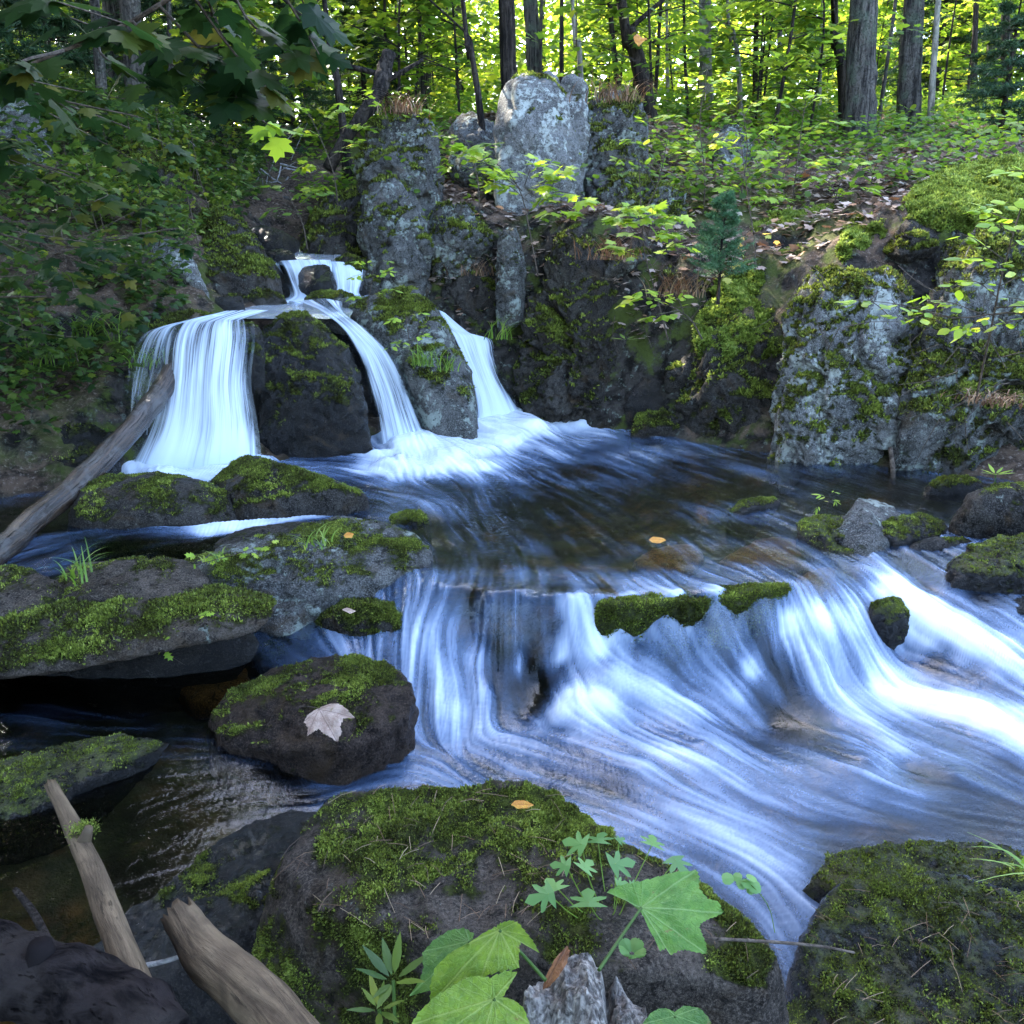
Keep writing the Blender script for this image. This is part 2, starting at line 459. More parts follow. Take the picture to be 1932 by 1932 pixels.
def moss_on(o, V, Fa, Nv, mask, base, n, size, name='moss', mat=None, thr=.5, front=True):
    fm = mask[Fa].mean(1); fn = Nv[Fa].mean(1); fc = V[Fa].mean(1)
    w = sstep(thr - .16, thr + .35, fm) ** 1.3
    if front: w = w * (np.einsum('ij,ij->i', fn, unit(np.array([0, 0, CAMZ]) - fc)) > -.25)
    s = sample_tri(V, Fa, w, n)
    if s is None: return
    f, P, _, _ = s
    # sprigs gather in little cushions
    cl = fbm(P * 38, 2, 77); keep = cl > -.25 + .35 * (rng.random(n) - .5); f, P = f[keep], P[keep]; n = len(P)
    nn = unit(Nv[Fa[f]].mean(1))
    L = rng.uniform(size[0], size[1], n) * (1 + .9 * np.clip(fbm(P * 25, 2, 5), -.6, 1))
    P = P - nn * .003
    dr = unit(nn * .8 + rng.normal(size=(n, 3)) * .55 + np.array([0, 0, .25]))
    rv = np.clip(.45 + .5 * fbm(P * 7, 3, 8) + rng.normal(size=n) * .16, 0, 1)
    bag = Bag()
    BL = (np.array([(-.16, 0, 0), (.16, 0, 0), (.20, .55, .05), (0, 1, -.05), (-.20, .55, .05)]), np.array([[0, 1, 2], [0, 2, 4], [4, 2, 3]]))
    add_leaves(bag, BL, P, dr, rng.normal(size=(n, 3)), L, rv)
    link(name, bag.mesh(name, mat or M_MOSS, base), o)
M_MOSS = leaf_mat('moss_sprigs', [(.014, .012, .004), (.042, .046, .010), (.105, .130, .022), (.20, .25, .04), (.36, .41, .10)], .4, .2)
M_MOSSB = leaf_mat('moss_cushion', [(.045, .058, .010), (.11, .15, .022), (.20, .27, .05), (.32, .38, .11)], .45, .2)
# ================================================================== the ground, from the stream bed up the banks to the forest floor
WZ = [(700,900,.35),(900,850,.35),(1000,790,.36),(1200,830,.35),(1450,880,.35),(1700,930,.35),(1900,960,.33),(900,1000,.35),(1200,1000,.35),(1500,1000,.345),(700,1000,.35),
 (850,1104,.36),(920,1112,.365),(1000,1114,.365),(1080,1117,.365),(1160,1119,.365),(1260,1120,.365),(1350,1118,.365),(1430,1111,.362),(1500,1099,.352),
 (1560,1060,.33),(1620,1040,.33),
 (830,1175,.25),(900,1203,.18),(980,1214,.17),(1060,1226,.17),(1140,1215,.18),(1200,1216,.18),(1300,1214,.18),(1400,1204,.19),(1470,1190,.21),(1530,1170,.25),(1590,1165,.24),
 (1480,1225,.17),(1560,1245,.15),(1620,1235,.14),(1570,1295,.04),(1660,1295,.04),(1700,1240,.08),
 (960,1260,.11),(1020,1280,.07),(990,1345,.01),(920,1300,.08),(850,1300,.08),(840,1410,-.02),(1090,1310,.10),(1060,1350,.045),(1150,1265,.13),(1250,1245,.145),(1350,1240,.14),(1300,1300,.06),(1200,1370,.03),
 (1640,1080,.31),(1690,1120,.25),(1750,1180,.19),(1830,1215,.17),(1932,1240,.15),(1900,1110,.29),(1850,1060,.32),(1750,1300,.06),(1850,1340,.07),(1932,1390,.05),
 (1000,1390,.0),(1200,1450,.02),(1330,1400,.04),(1450,1370,-.02),(1520,1440,.02),(1640,1420,.06),(1700,1450,.0),(1500,1550,-.03),(1800,1460,.02),(1932,1500,-.02),(1300,1600,-.05),(1700,1600,-.05),(1500,1720,-.1),(1520,1850,-.16),(1900,1600,-.05),
 (100,1350,.1),(250,1270,.11),(420,1300,.1),(200,1600,.05),(500,1430,.05),(50,1700,.04),(100,1850,.04),(620,1480,.01),(700,1440,.01),(300,1450,.08),(450,1550,.03),
 (60,950,.35),(100,1020,.34),(300,1030,.34),(600,985,.35),(330,880,.36),(450,890,.355),(-200,1000,.34),(-200,1350,.1),(2100,1000,.33),(2100,1400,.05),(2100,1200,.15)]
WPT = np.array([UZ(*q) for q in WZ])
def water_z(Q):
    Q = np.asarray(Q, float)
    z = rbf(WPT[:, :2], WPT[:, 2], Q, 2e-3); cap = .349 + .01 * sstep(4.3, 5., Q[:, 1])
    return -.006 * np.logaddexp(-z / .006, -cap / .006)
GPIX = [  # (px, py, ground distance) : points of the banks as seen in the photograph
 (30,860,4.6),(150,800,4.9),(230,760,5.2),(0,760,4.9),(120,660,5.4),(250,600,5.6),(330,580,5.8),(0,600,5.4),(100,520,6.0),(250,480,6.4),(400,520,6.6),(500,540,6.9),
 (0,430,6.6),(150,350,7.4),(300,400,7.6),(430,430,7.8),(450,380,9.0),(560,430,8.2),(420,300,11.),(560,300,10.5),(100,250,9.),(250,270,10.5),(-100,600,5.2),(-150,400,6.6),
 (600,500,7.6),(700,540,7.4),(820,500,7.5),(900,430,7.6),(1000,440,7.7),(1150,420,7.6),(720,300,9.5),(860,300,9.2),(1000,200,10.5),(1150,200,10.2),
 (1250,460,7.3),(1330,400,7.6),(1400,480,6.9),(1500,440,7.2),(1560,400,7.6),(1500,330,8.8),(1350,320,9.2),(1250,300,9.4),(1620,270,10.3),(1720,280,10.2),(1450,270,10.8),(1300,240,11.5),
 (1700,400,7.0),(1850,330,7.6),(1932,290,8.6),(1850,280,9.8),(2000,260,10.),(1640,330,8.6),(1750,330,8.4),(2000,500,5.9),(2000,420,6.6),
 (1950,760,5.3),(1850,640,5.6),(1130,440,6.9),(1060,430,7.0),(1240,440,6.85),(880,385,7.35),(750,335,7.6),(1600,465,6.15),(1800,430,6.0),(1450,490,6.5),(1300,560,6.3),(2100,900,4.4),(2100,700,5.4),(900,230,12.),(650,230,12.5),(1000,215,14.),(1300,200,15.),(1600,205,15.),(1900,215,15.),(300,240,14.)]
GP = [U(*q) for q in GPIX]
GP += [(q[0], q[1], q[2] - dz) for q, dz in zip(WPT, [.34] * 11 + [.16] * (len(WPT) - 11))]
GP += [np.array(q, float) for q in [(0,.4,-.15),(-.7,.7,-.18),(-1.2,1.0,-.2),(.8,.6,-.25),(1.6,.8,-.2),(2.4,1.6,-.1),(0,-1,-.1),(-2,0,.1),(2,-.5,.0),(0,-4,.4),(-5,-3,1.),(5,-3,.6),
 (-2.6,1.5,.25),(-2.7,2.6,.35),(-3.4,3.4,.9),(-4.2,4.5,1.3),(-6,4,1.9),(-5,8,2.6),(-9,9,3.4),(-6,1,1.4),(2.9,3.6,.45),(3.2,2.6,.4),(4.2,4.0,1.0),(5.5,5.5,1.9),(4,1.5,.6),(7,3,1.8),(7,9,2.6),(9,14,3.3),(-6,13,3.3),
 (0,20,3.5),(-12,20,4.2),(12,20,3.7),(0,34,4.4),(-25,30,6),(25,30,5),(-25,0,4),(25,0,4),(0,-25,2),(0,60,6),(60,60,7),(-60,60,8),(-60,-20,6),(60,-20,6)]]
GP = np.array(GP, float)
def ground_z(Q):
    Q = np.asarray(Q, float)
    z = rbf(GP[:, :2], GP[:, 2], Q, 1e-3)
    P3 = np.column_stack([Q, np.zeros(len(Q))])
    bank = sstep(-1.2, .2, Q[:, 0]) * sstep(5.0, 6.2, Q[:, 1]) * sstep(10.5, 8.5, Q[:, 1]) * sstep(9, 6, Q[:, 0]) + sstep(-1.2, -2.2, Q[:, 0]) * sstep(4.2, 5.2, Q[:, 1]) * sstep(10, 8, Q[:, 1])
    z = z + bank * (.10 * ridged(P3 * 1.7, 4, 55) - .04 + .07 * fbm(P3 * 4.5, 4, 56))
    return z + .05 * fbm(P3 * 1.3, 3, 50) + .02 * fbm(P3 * 5, 3, 51)
gx = np.unique(np.concatenate([np.linspace(-60, -10, 26), np.linspace(-10, -3.4, 67), np.linspace(-3.4, 3.6, 176), np.linspace(3.6, 10, 65), np.linspace(10, 60, 26)]))
gy = np.unique(np.concatenate([np.linspace(-30, -2, 20), np.linspace(-2, .4, 30), np.linspace(.4, 9, 180), np.linspace(9, 16, 60), np.linspace(16, 80, 40)]))
GX, GY = np.meshgrid(gx, gy)
Q = np.column_stack([GX.ravel(), GY.ravel()])
GZ = ground_z(Q)
inw = (np.abs(Q[:, 0]) < 3.6) & (Q[:, 1] > .4) & (Q[:, 1] < 6.9)
bedm = np.zeros(len(Q)); bedm[inw] = sstep(-.04, .06, water_z(Q[inw]) - GZ[inw])
def grid_faces(ny, nx):
    i = np.arange(ny - 1)[:, None] * nx + np.arange(nx - 1)[None]
    return np.stack([i, i + 1, i + nx + 1, i + nx], -1).reshape(-1, 4)
t = NT('forest_floor')
co = t.n('TexCoord').outputs['Object']
n1 = t.noise(co, 1.3, 6, .6); n2 = t.noise(co, 9, 8, .7, .5); n3 = t.noise(co, 45, 5, .75)
soil = t.mix(t.ramp(n2, .38, .62), (.030, .021, .015), (.12, .080, .055))
soil = t.mix(t.ramp(n3, .52, .68), soil, (.24, .185, .15))
mossy = t.mix(n3, (.03, .04, .010), (.10, .125, .025))
soil = t.mix(t.ramp(n1, .5, .62, 0, .8), soil, mossy)
vor = t.n('TexVoronoi', {'feature': 'SMOOTH_F1'}, Vector=t.n('VectorMath', {'operation': 'ADD'}, i0=co, i1=t.n('VectorMath', {'operation': 'SCALE'}, i0=t.n('TexNoise', None, Vector=co, Scale=4.).outputs['Color'], Scale=.25)), Scale=6., Randomness=1.)
peb = t.mix(t.ramp(t.n('SeparateColor', None, Color=vor.outputs['Color']).outputs[0], .25, .8), (.050, .056, .032), (.13, .075, .030))
peb = t.mix(t.ramp(n2, .4, .65), peb, (.028, .030, .013))
peb = t.mix(t.ramp(vor.outputs['Distance'], .25, .75), peb, (.009, .008, .005))
geo = t.n('SeparateXYZ', None, Vector=t.n('NewGeometry').outputs['Normal']).outputs['Z']
steep_ = t.ramp(t.math('ADD', geo, t.math('MULTIPLY', t.math('SUBTRACT', n2, .5), .5)), .80, .62)
rk = t.mix(t.ramp(n2, .38, .62), (.008, .007, .006), (.055, .048, .042))
rk = t.mix(t.ramp(t.noise(co, 20, 8, .7), .56, .66, 0, .8), rk, (.16, .18, .15))
rk = t.mix(t.ramp(t.noise(co, 3.5, 6, .65), .50, .60, 0, .9), rk, mossy)
soil = t.mix(steep_, soil, rk)
bed = t.attr('bed')
colr = t.mix(bed, soil, peb)
hh = t.math('ADD', t.math('ADD', n2, t.math('MULTIPLY', n3, .5)), t.math('MULTIPLY', bed, t.ramp(vor.outputs['Distance'], .8, .1)))
b = t.n('BsdfPrincipled', None, Base_Color=colr, Roughness=.9, Normal=t.bump(hh, 1., .05))
b.inputs['Specular IOR Level'].default_value = .1
M_GROUND = t.end(b.outputs[0])
g = link('ground', mesh_data('ground', np.column_stack([Q, GZ]), grid_faces(len(gy), len(gx)), {'bed': bedm}, True, (M_GROUND,)))
tag(g, 'leaf strewn forest floor running down to the pebbly stream bed', None, None, 'structure')

# ================================================================== the stream surface
FP = [(330,870,1),(420,870,1),(260,875,1),(330,900,1),(450,885,1),(500,862,.75),(560,862,.45),(600,870,.40),(640,870,.35),(600,905,.28),(660,905,.25),
 (720,860,.8),(760,845,1),(800,835,1),(850,835,1),(740,880,1),(800,880,1),(850,870,1),(700,890,.7),(900,850,1),(950,830,1),(900,880,.75),(960,870,.55),(1000,890,.35),(690,850,.5),
 (920,800,1),(950,780,1),(1000,785,1),(1050,795,1),(1000,810,1),(1100,800,.75),(1150,805,.55),(1080,815,.6),(1180,820,.45),(1050,840,.35),(1150,850,.22),(1250,830,.25),
 (750,930,.26),(850,920,.25),(950,930,.20),(1100,890,.14),(1300,880,.16),(1150,940,.12),(1000,1000,.15),(1200,1000,.07),(1400,1000,.03),(1500,910,.14),(1620,920,.06),(1750,940,.03),(1600,960,.02),
 (850,1060,.14),(800,1000,.14),(930,1060,.12),(1020,1060,.07),(1100,1040,.05),(900,1108,0.06),(980,1110,0.07),(1060,1112,0.07),(1140,1114,0.07),(1220,1118,0.06),(1300,1120,0.04),(1380,1116,0.03),(1460,1106,0.03),(1530,1091,0.05),(1040,950,.10),(1200,960,.06),(1330,930,.06),(1100,1000,.08),(920,1000,.12),(1400,930,.05),(1260,1000,.04),(1250,1060,.03),(1400,1050,.03),(1180,1070,.05),(1500,1050,.10),(1560,1030,.10),(1420,975,.3),
 (820,1134,.28),(900,1136,.35),(980,1136,.5),(1060,1136,.65),(1140,1140,.75),(1220,1146,.8),(840,1174,.5),(910,1174,.6),(980,1179,.8),(1060,1174,.9),(1130,1169,.85),(1230,1164,.6),(1080,1209,.8),(1150,1184,.45),(1000,1214,.5),
 (1300,1140,.22),(1380,1135,.2),(1450,1115,.2),(1300,1165,.32),(1400,1150,.35),(1480,1130,.4),(1530,1110,.35),(1560,1080,.3),(1600,1080,.15),
 (1200,1172,.35),(1280,1174,.28),(1350,1166,.3),(1420,1156,.3),(1200,1206,.9),(1140,1212,.95),(1280,1208,.85),(1350,1196,.85),(1420,1186,.85),(1490,1170,.88),(1550,1165,.95),(1600,1175,.8),(1480,1210,.6),(1540,1220,.65),(1600,1220,.6),(1650,1210,.5),(1560,1260,.6),(1620,1270,.62),(1580,1290,.7),
 (1130,1225,.85),(1180,1240,.75),(1270,1230,.5),(1330,1205,.5),(1380,1250,.35),(1300,1270,.4),(1420,1230,.45),(1450,1290,.4),
 (1660,1300,1),(1700,1310,1),(1750,1315,.9),(1800,1335,.9),(1860,1360,.9),(1932,1395,.85),(1690,1280,.8),(1640,1320,.7),
 (1640,1080,.45),(1680,1120,.75),(1720,1150,.9),(1770,1185,.95),(1830,1210,.85),(1880,1230,.8),(1932,1250,.6),(1800,1150,.4),(1870,1180,.3),(1750,1110,.2),(1850,1130,.08),(1720,1070,.1),
 (1720,1230,.5),(1770,1250,.2),(1840,1270,.25),(1900,1300,.35),(1780,1280,.45),
 (880,1240,.62),(820,1230,.45),(850,1290,.62),(800,1290,.4),(820,1370,.5),(900,1310,.68),(870,1340,.7),(830,1420,.45),(900,1370,.55),(940,1340,.45),
 (960,1240,.14),(1000,1260,.08),(1030,1290,.06),(980,1300,.10),(1010,1320,.06),(1050,1230,.12),(930,1220,.25),(1000,1340,.15),(1060,1260,.3),
 (1080,1305,1),(1110,1310,1),(1060,1335,.9),(1140,1320,.85),(1030,1360,.65),(1100,1265,.6),(1160,1290,.75),(1230,1320,.6),(1200,1340,.6),(1300,1340,.6),(1380,1310,.45),
 (980,1380,.5),(1050,1390,.4),(1100,1420,.42),(1000,1420,.4),(1180,1400,.42),(1250,1420,.6),(1350,1390,.5),(1420,1350,.3),(1480,1360,.08),(1530,1370,.10),(1560,1400,.25),(1480,1390,.15),
 (1620,1400,.5),(1680,1415,.65),(1660,1440,.55),(1600,1360,.5),(1720,1380,.4),(1780,1390,.3),(1820,1410,.25),(1900,1450,.2),(1780,1430,.35),(1850,1470,.2),(1760,1460,.14),
 (900,1450,.35),(1050,1460,.4),(1150,1480,.38),(1200,1530,.46),(1300,1480,.45),(1400,1450,.48),(1400,1520,.44),(1500,1480,.42),(1600,1500,.45),(1700,1500,.35),(1800,1540,.2),(1900,1530,.15),
 (1300,1590,.46),(1400,1600,.4),(1500,1580,.36),(1600,1570,.3),(1700,1580,.2),(1350,1660,.45),(1450,1680,.42),(1500,1740,.45),(1470,1640,.4),(1520,1800,.3),(1560,1660,.2),(1600,1620,.1),(1850,1580,.12),
 (50,1360,.16),(150,1370,.18),(300,1385,.18),(80,1420,.15),(200,1290,.0),(100,1290,.0),(400,1290,.0),(350,1330,.04),(450,1340,.08),(500,1400,.16),(420,1420,.2),(550,1460,.16),(330,1500,.08),(450,1490,.2),(550,1500,.2),
 (200,1550,.03),(250,1620,.01),(100,1700,.0),(50,1650,.0),(350,1580,.03),(650,1460,.24),(720,1430,.25),(780,1420,.32),(620,1490,.25),(150,1800,.0),
 (60,925,.30),(120,935,.10),(40,970,.06),(100,990,.05),(30,1040,.35),(120,1040,.30),(180,1015,.2),(220,1030,.06),(350,1035,.03),(660,980,.08),(700,960,.12),(395,1003,.75),(440,996,.8),(490,990,.8),(540,982,.8),(590,974,.75),(630,966,.6),(400,1020,.0),(450,1013,.0),(500,1007,.0),(550,1000,.0),(600,992,.02),(-200,1000,.1),(-200,1350,.1),(2100,1400,.5),(2100,1200,.3),(2100,1000,.03)]
FV = [(420,880,560,880),(300,880,300,900),(560,870,680,880),(620,900,760,930),(760,850,760,900),(800,870,860,930),(860,860,980,930),(950,800,1060,840),(1050,800,1200,850),(1150,810,1350,860),
 (1250,850,1450,900),(1400,870,1560,930),(1500,920,1650,960),(1000,900,1150,980),(900,950,950,1040),(1000,980,1060,1060),(1150,950,1280,1030),(1250,1000,1330,1060),(1350,980,1480,1060),(1400,1030,1520,1090),(1480,1020,1620,1150),(1560,1000,1650,1060),
 (760,960,800,1060),(830,1060,830,1120),(1150,1060,1160,1110),(1000,1060,985,1110),(1260,1070,1270,1110),
 (860,1122,820,1178),(930,1122,890,1178),(1000,1122,975,1178),(1070,1122,1060,1178),(1150,1122,1145,1178),(1230,1122,1215,1178),(1320,1127,1310,1178),(1420,1117,1430,1178),(1080,1212,1180,1240),(1150,1207,1270,1232),(1230,1203,1350,1228),(1320,1197,1430,1215),(1400,1192,1480,1212),(1110,1225,1230,1262),(1200,1220,1330,1250),(1500,1100,1540,1170),(1550,1100,1620,1230),
 (1480,1165,1450,1230),(1540,1170,1560,1290),(1600,1180,1660,1290),(1640,1240,1680,1300),(1500,1220,1500,1290),
 (830,1190,850,1280),(800,1240,790,1340),(860,1220,880,1320),(850,1300,845,1410),(890,1300,850,1400),(900,1200,960,1320),(940,1210,1000,1330),(990,1220,1040,1310),(1040,1220,1070,1300),(930,1340,860,1410),(900,1410,1000,1380),
 (1100,1300,1020,1370),(1080,1340,1180,1390),(1130,1290,1250,1330),(1150,1230,1300,1290),(1250,1230,1400,1280),(1330,1210,1450,1260),(1400,1250,1500,1340),
 (1640,1080,1720,1160),(1700,1130,1800,1210),(1800,1190,1932,1260),(1800,1120,1932,1190),(1720,1220,1850,1280),(1850,1270,1980,1330),(1660,1300,1800,1330),(1780,1320,1950,1410),
 (1000,1370,1150,1400),(1150,1400,1300,1470),(1250,1330,1420,1420),(1380,1310,1560,1420),(1420,1420,1600,1490),(1560,1370,1700,1450),(1650,1360,1850,1450),(1800,1400,1980,1500),(1600,1480,1800,1540),(1750,1520,1932,1550),
 (850,1420,1000,1470),(1000,1440,1150,1480),(1150,1490,1350,1560),(1300,1510,1500,1580),(1400,1560,1620,1580),(1600,1570,1850,1570),(1250,1580,1400,1660),(1350,1620,1500,1720),(1450,1620,1540,1700),(1480,1700,1510,1800),(1500,1800,1530,1880),
 (0,1350,150,1370),(100,1390,350,1380),(300,1390,460,1400),(200,1290,400,1330),(450,1380,560,1450),(150,1520,400,1470),(250,1580,450,1490),(400,1510,560,1480),(560,1460,700,1450),(680,1460,820,1420),(100,1650,300,1560),(620,1500,720,1470),
 (0,930,120,930),(0,980,150,990),(20,1050,180,1010),(250,1030,500,1000),(500,990,680,970),(-200,1000,-100,1000)]
NX, G = 1180, .0027
x0, x1, y0, y1 = -3.2, 3.4, .72, 6.75
NY = int(math.log(y1 / y0) / G) + 1
wx = np.linspace(x0, x1, NX); wy = y0 * np.exp(G * np.arange(NY))
WX, WY = np.meshgrid(wx, wy)
# coarse control fields on a small lattice, then resampled
cxs = np.linspace(x0, x1, 265); cys = y0 * np.exp(np.linspace(0, math.log(wy[-1] / y0), 230))
CXX, CYY = np.meshgrid(cxs, cys); CQ = np.column_stack([CXX.ravel(), CYY.ravel()])
def onsurf(px, py):
    z = .1
    for _ in range(14):
        p = UZ(px, py, z); z = .5 * z + .5 * float(water_z(p[None, :2])[0])
    return UZ(px, py, z)
FPW = np.array([onsurf(a, b_)[:2] for a, b_, c in FP]); FPV = np.array([c for a, b_, c in FP])
lowr = FPW[:, 1] < 3.25; FPV = np.clip(FPV * np.where(lowr, 1.0, 1.1), 0, 1); FPV = np.where(lowr & (FPV > .2) & (FPV < .62), FPV * .85 + .10, FPV); FPV[FPV > .8] *= 1.1; lch = lowr & (FPW[:, 0] < -.62); FPV[lch] *= .62; FPV = np.clip(FPV, 0, 1)
A_ = np.array([onsurf(a, b_)[:2] for a, b_, c, d in FV]); B_ = np.array([onsurf(c, d)[:2] for a, b_, c, d in FV])
dirs = unit(B_ - A_)
pts3 = np.concatenate([A_, (A_ + B_) / 2, B_]); dv = np.concatenate([dirs] * 3)
cz = water_z(CQ).reshape(CXX.shape)
cf = shepard(FPW, FPV, CQ, 3.2, .015).reshape(CXX.shape)
cv = unit(shepard(pts3, dv, CQ, 3.0, .05)).reshape(CXX.shape + (2,))
def resample(Fld, X, Y):
    u = np.clip((X - x0) / (x1 - x0) * (len(cxs) - 1), 0, len(cxs) - 1.001)
    v = np.clip(np.log(Y / y0) / math.log(wy[-1] / y0) * (len(cys) - 1), 0, len(cys) - 1.001)
    i = u.astype(int); j = v.astype(int); a = u - i; b2 = v - j
    if Fld.ndim == 3: a = a[..., None]; b2 = b2[..., None]
    return Fld[j, i] * (1 - a) * (1 - b2) + Fld[j, i + 1] * a * (1 - b2) + Fld[j + 1, i] * (1 - a) * b2 + Fld[j + 1, i + 1] * a * b2
WZf = resample(cz, WX, WY); WF = resample(cf, WX, WY); WV = unit(resample(cv, WX, WY))
# a little meander so the threads of foam wander
P3 = np.column_stack([WX.ravel(), WY.ravel(), np.zeros(WX.size)])
ang = (.35 * perlin(P3 * 3.2, 61) + .22 * perlin(P3 * 9, 62)).reshape(WX.shape)
ca, sa = np.cos(ang), np.sin(ang)
WV = np.stack([WV[..., 0] * ca - WV[..., 1] * sa, WV[..., 0] * sa + WV[..., 1] * ca], -1).astype(np.float32)
def blur(a, k):
    for ax in (0, 1):
        c = np.cumsum(np.concatenate([a] + [], axis=ax), axis=ax, dtype=np.float64)
        n = a.shape[ax]; hi = np.minimum(np.arange(n) + k, n - 1); lo = np.maximum(np.arange(n) - k - 1, 0)
        a = (np.take(c, hi, ax) - np.take(c, lo, ax)) / (hi - lo).reshape((-1, 1) if ax == 0 else (1, -1))
    return a
def lic(noise, ds, n):
    acc = np.zeros_like(noise); wsum = 0
    for sg in (1, -1):
        X = WX.astype(np.float32).copy(); Y = WY.astype(np.float32).copy()
        for k in range(n):
            i = np.clip(((X - x0) * ((NX - 1) / (x1 - x0)) + .5).astype(np.int32), 0, NX - 1)
            j = np.clip((np.log(np.maximum(Y, .5) / y0) / G + .5).astype(np.int32), 0, NY - 1)
            w = .5 + .5 * cos(pi * k / n)
            acc += w * noise[j, i]; wsum += w
            v = WV[j, i]; X += sg * ds * v[..., 0]; Y += sg * ds * v[..., 1]
    acc /= wsum
    return (acc - acc.mean()) / acc.std()
_r = np.random.default_rng(9)
L0 = lic(_r.random(WX.shape).astype(np.float32), .0045, 26)
L1 = lic(blur(_r.random(WX.shape), 1).astype(np.float32), .006, 34)
L2 = lic(blur(_r.random(WX.shape), 4).astype(np.float32), .011, 26)
L3 = lic(blur(_r.random(WX.shape), 14).astype(np.float32), .02, 22)
steep = np.hypot(np.gradient(WZf, axis=1) / (wx[1] - wx[0]), np.gradient(WZf, axis=0) / np.gradient(wy)[:, None])
amp = 1.9 * np.clip(WF, 0, 1) * (1.06 - np.clip(WF, 0, 1)) + .07 * np.clip(WF / .05, 0, 1)
turb = (.55 * perlin(P3 * 5.5, 71) + .35 * perlin(P3 * 14, 72)).reshape(WX.shape)
foam = WF * .96 + amp * (.03 * L0 + .095 * L1 + .075 * L2 + .09 * L3 + .24 * turb) - .04
foam = np.clip(foam, 0, 1)
pool = np.clip(1 - WF * 1.6, 0, 1)
WZf = WZf + (.0008 * L1 * (.5 + WF) + .0022 * L2 * (.25 + WF) + (.013 * L3 + .014 * turb * (WY < 3.1)) * np.clip(WF, .1, .8)) * np.clip(WY / 2.4, .5, 1.4)
WZf = WZf + .045 * sstep(.75, 1., WF) * (WY > 4.3)
t = NT('stream_water')
fo = t.attr('foam')
co = t.n('TexCoord').outputs['Object']
nz = t.noise(co, 26, 5, .6, .6); nz2 = t.noise(co, 90, 3, .6)
fr = t.n('Fresnel', None, IOR=1.33, Normal=t.bump(t.math('ADD', nz, t.math('MULTIPLY', nz2, .3)), .13, .03)).outputs[0]
gl = t.n('BsdfGlossy', None, Color=(.95, .97, 1.), Roughness=.14, Normal=t.bump(t.math('ADD', nz, t.math('MULTIPLY', nz2, .3)), .13, .03)).outputs[0]
tp = t.n('BsdfTransparent', None, Color=(.78, .76, .60)).outputs[0]
clear = t.mixs(fr, tp, gl)
wcol = t.mix(t.ramp(fo, .28, 1.05), (.18, .28, .48), (.84, .88, .95))
df = t.n('BsdfDiffuse', None, Color=wcol, Roughness=.3).outputs[0]
tl = t.n('BsdfTranslucent', None, Color=wcol).outputs[0]
white = t.mixs(.25, df, tl)
white = t.mixs(t.math('MULTIPLY', fr, .8), white, gl)
fg = t.math('ADD', fo, t.math('MULTIPLY', t.math('SUBTRACT', nz2, .5), t.math('MULTIPLY', fo, .07)))
M_WATER = t.end(t.mixs(t.math('POWER', t.ramp(fg, .03, .98), 1.05), clear, white))
wv = np.column_stack([WX.ravel(), WY.ravel(), WZf.ravel()])
w = link('water', mesh_data('water', wv, grid_faces(NY, NX), {'foam': foam.ravel()}, True, (M_WATER,)))
tag(w, 'silky white and slate blue stream with a calm olive pool above a low ledge', None, None, 'structure')

# ------------------------------------------------------------------ falling water: lofted sheets over the rock steps
def fall_mat(name, thin):
    t = NT(name)
    u = t.attr('u'); v = t.attr('v'); de = t.attr('dens')
    vec = t.n('CombineXYZ', None, X=u, Y=v, Z=0.).outputs[0]
    s1 = t.noise(t.n('Mapping', None, Vector=vec, Scale=(34, .9, 1)).outputs[0], 1., 4, .6, .15)
    s2 = t.noise(t.n('Mapping', None, Vector=vec, Scale=(150, 2.4, 1)).outputs[0], 1., 3, .6)
    s3 = t.noise(t.n('Mapping', None, Vector=vec, Scale=(9, .7, 1)).outputs[0], 1., 2, .5)
    s = t.math('ADD', t.math('ADD', t.math('MULTIPLY', s1, .5), t.math('MULTIPLY', s2, .3)), t.math('MULTIPLY', s3, .45))
    f = t.ramp(t.math('ADD', t.math('MULTIPLY', t.math('SUBTRACT', s, .62), 2.5), de), .12, .95)
    df = t.n('BsdfDiffuse', None, Color=(.76, .84, .95)).outputs[0]
    tl = t.n('BsdfTranslucent', None, Color=(.74, .84, .97)).outputs[0]
    gl = t.n('BsdfGlossy', None, Color=(.9, .95, 1.), Roughness=.15).outputs[0]
    tp = t.n('BsdfTransparent', None, Color=(.80, .84, .86)).outputs[0]
    return t.end(t.mixs(f, t.mixs(.015, tp, gl), t.mixs(.35, df, tl)))
M_FALL = fall_mat('falling_water', 0)
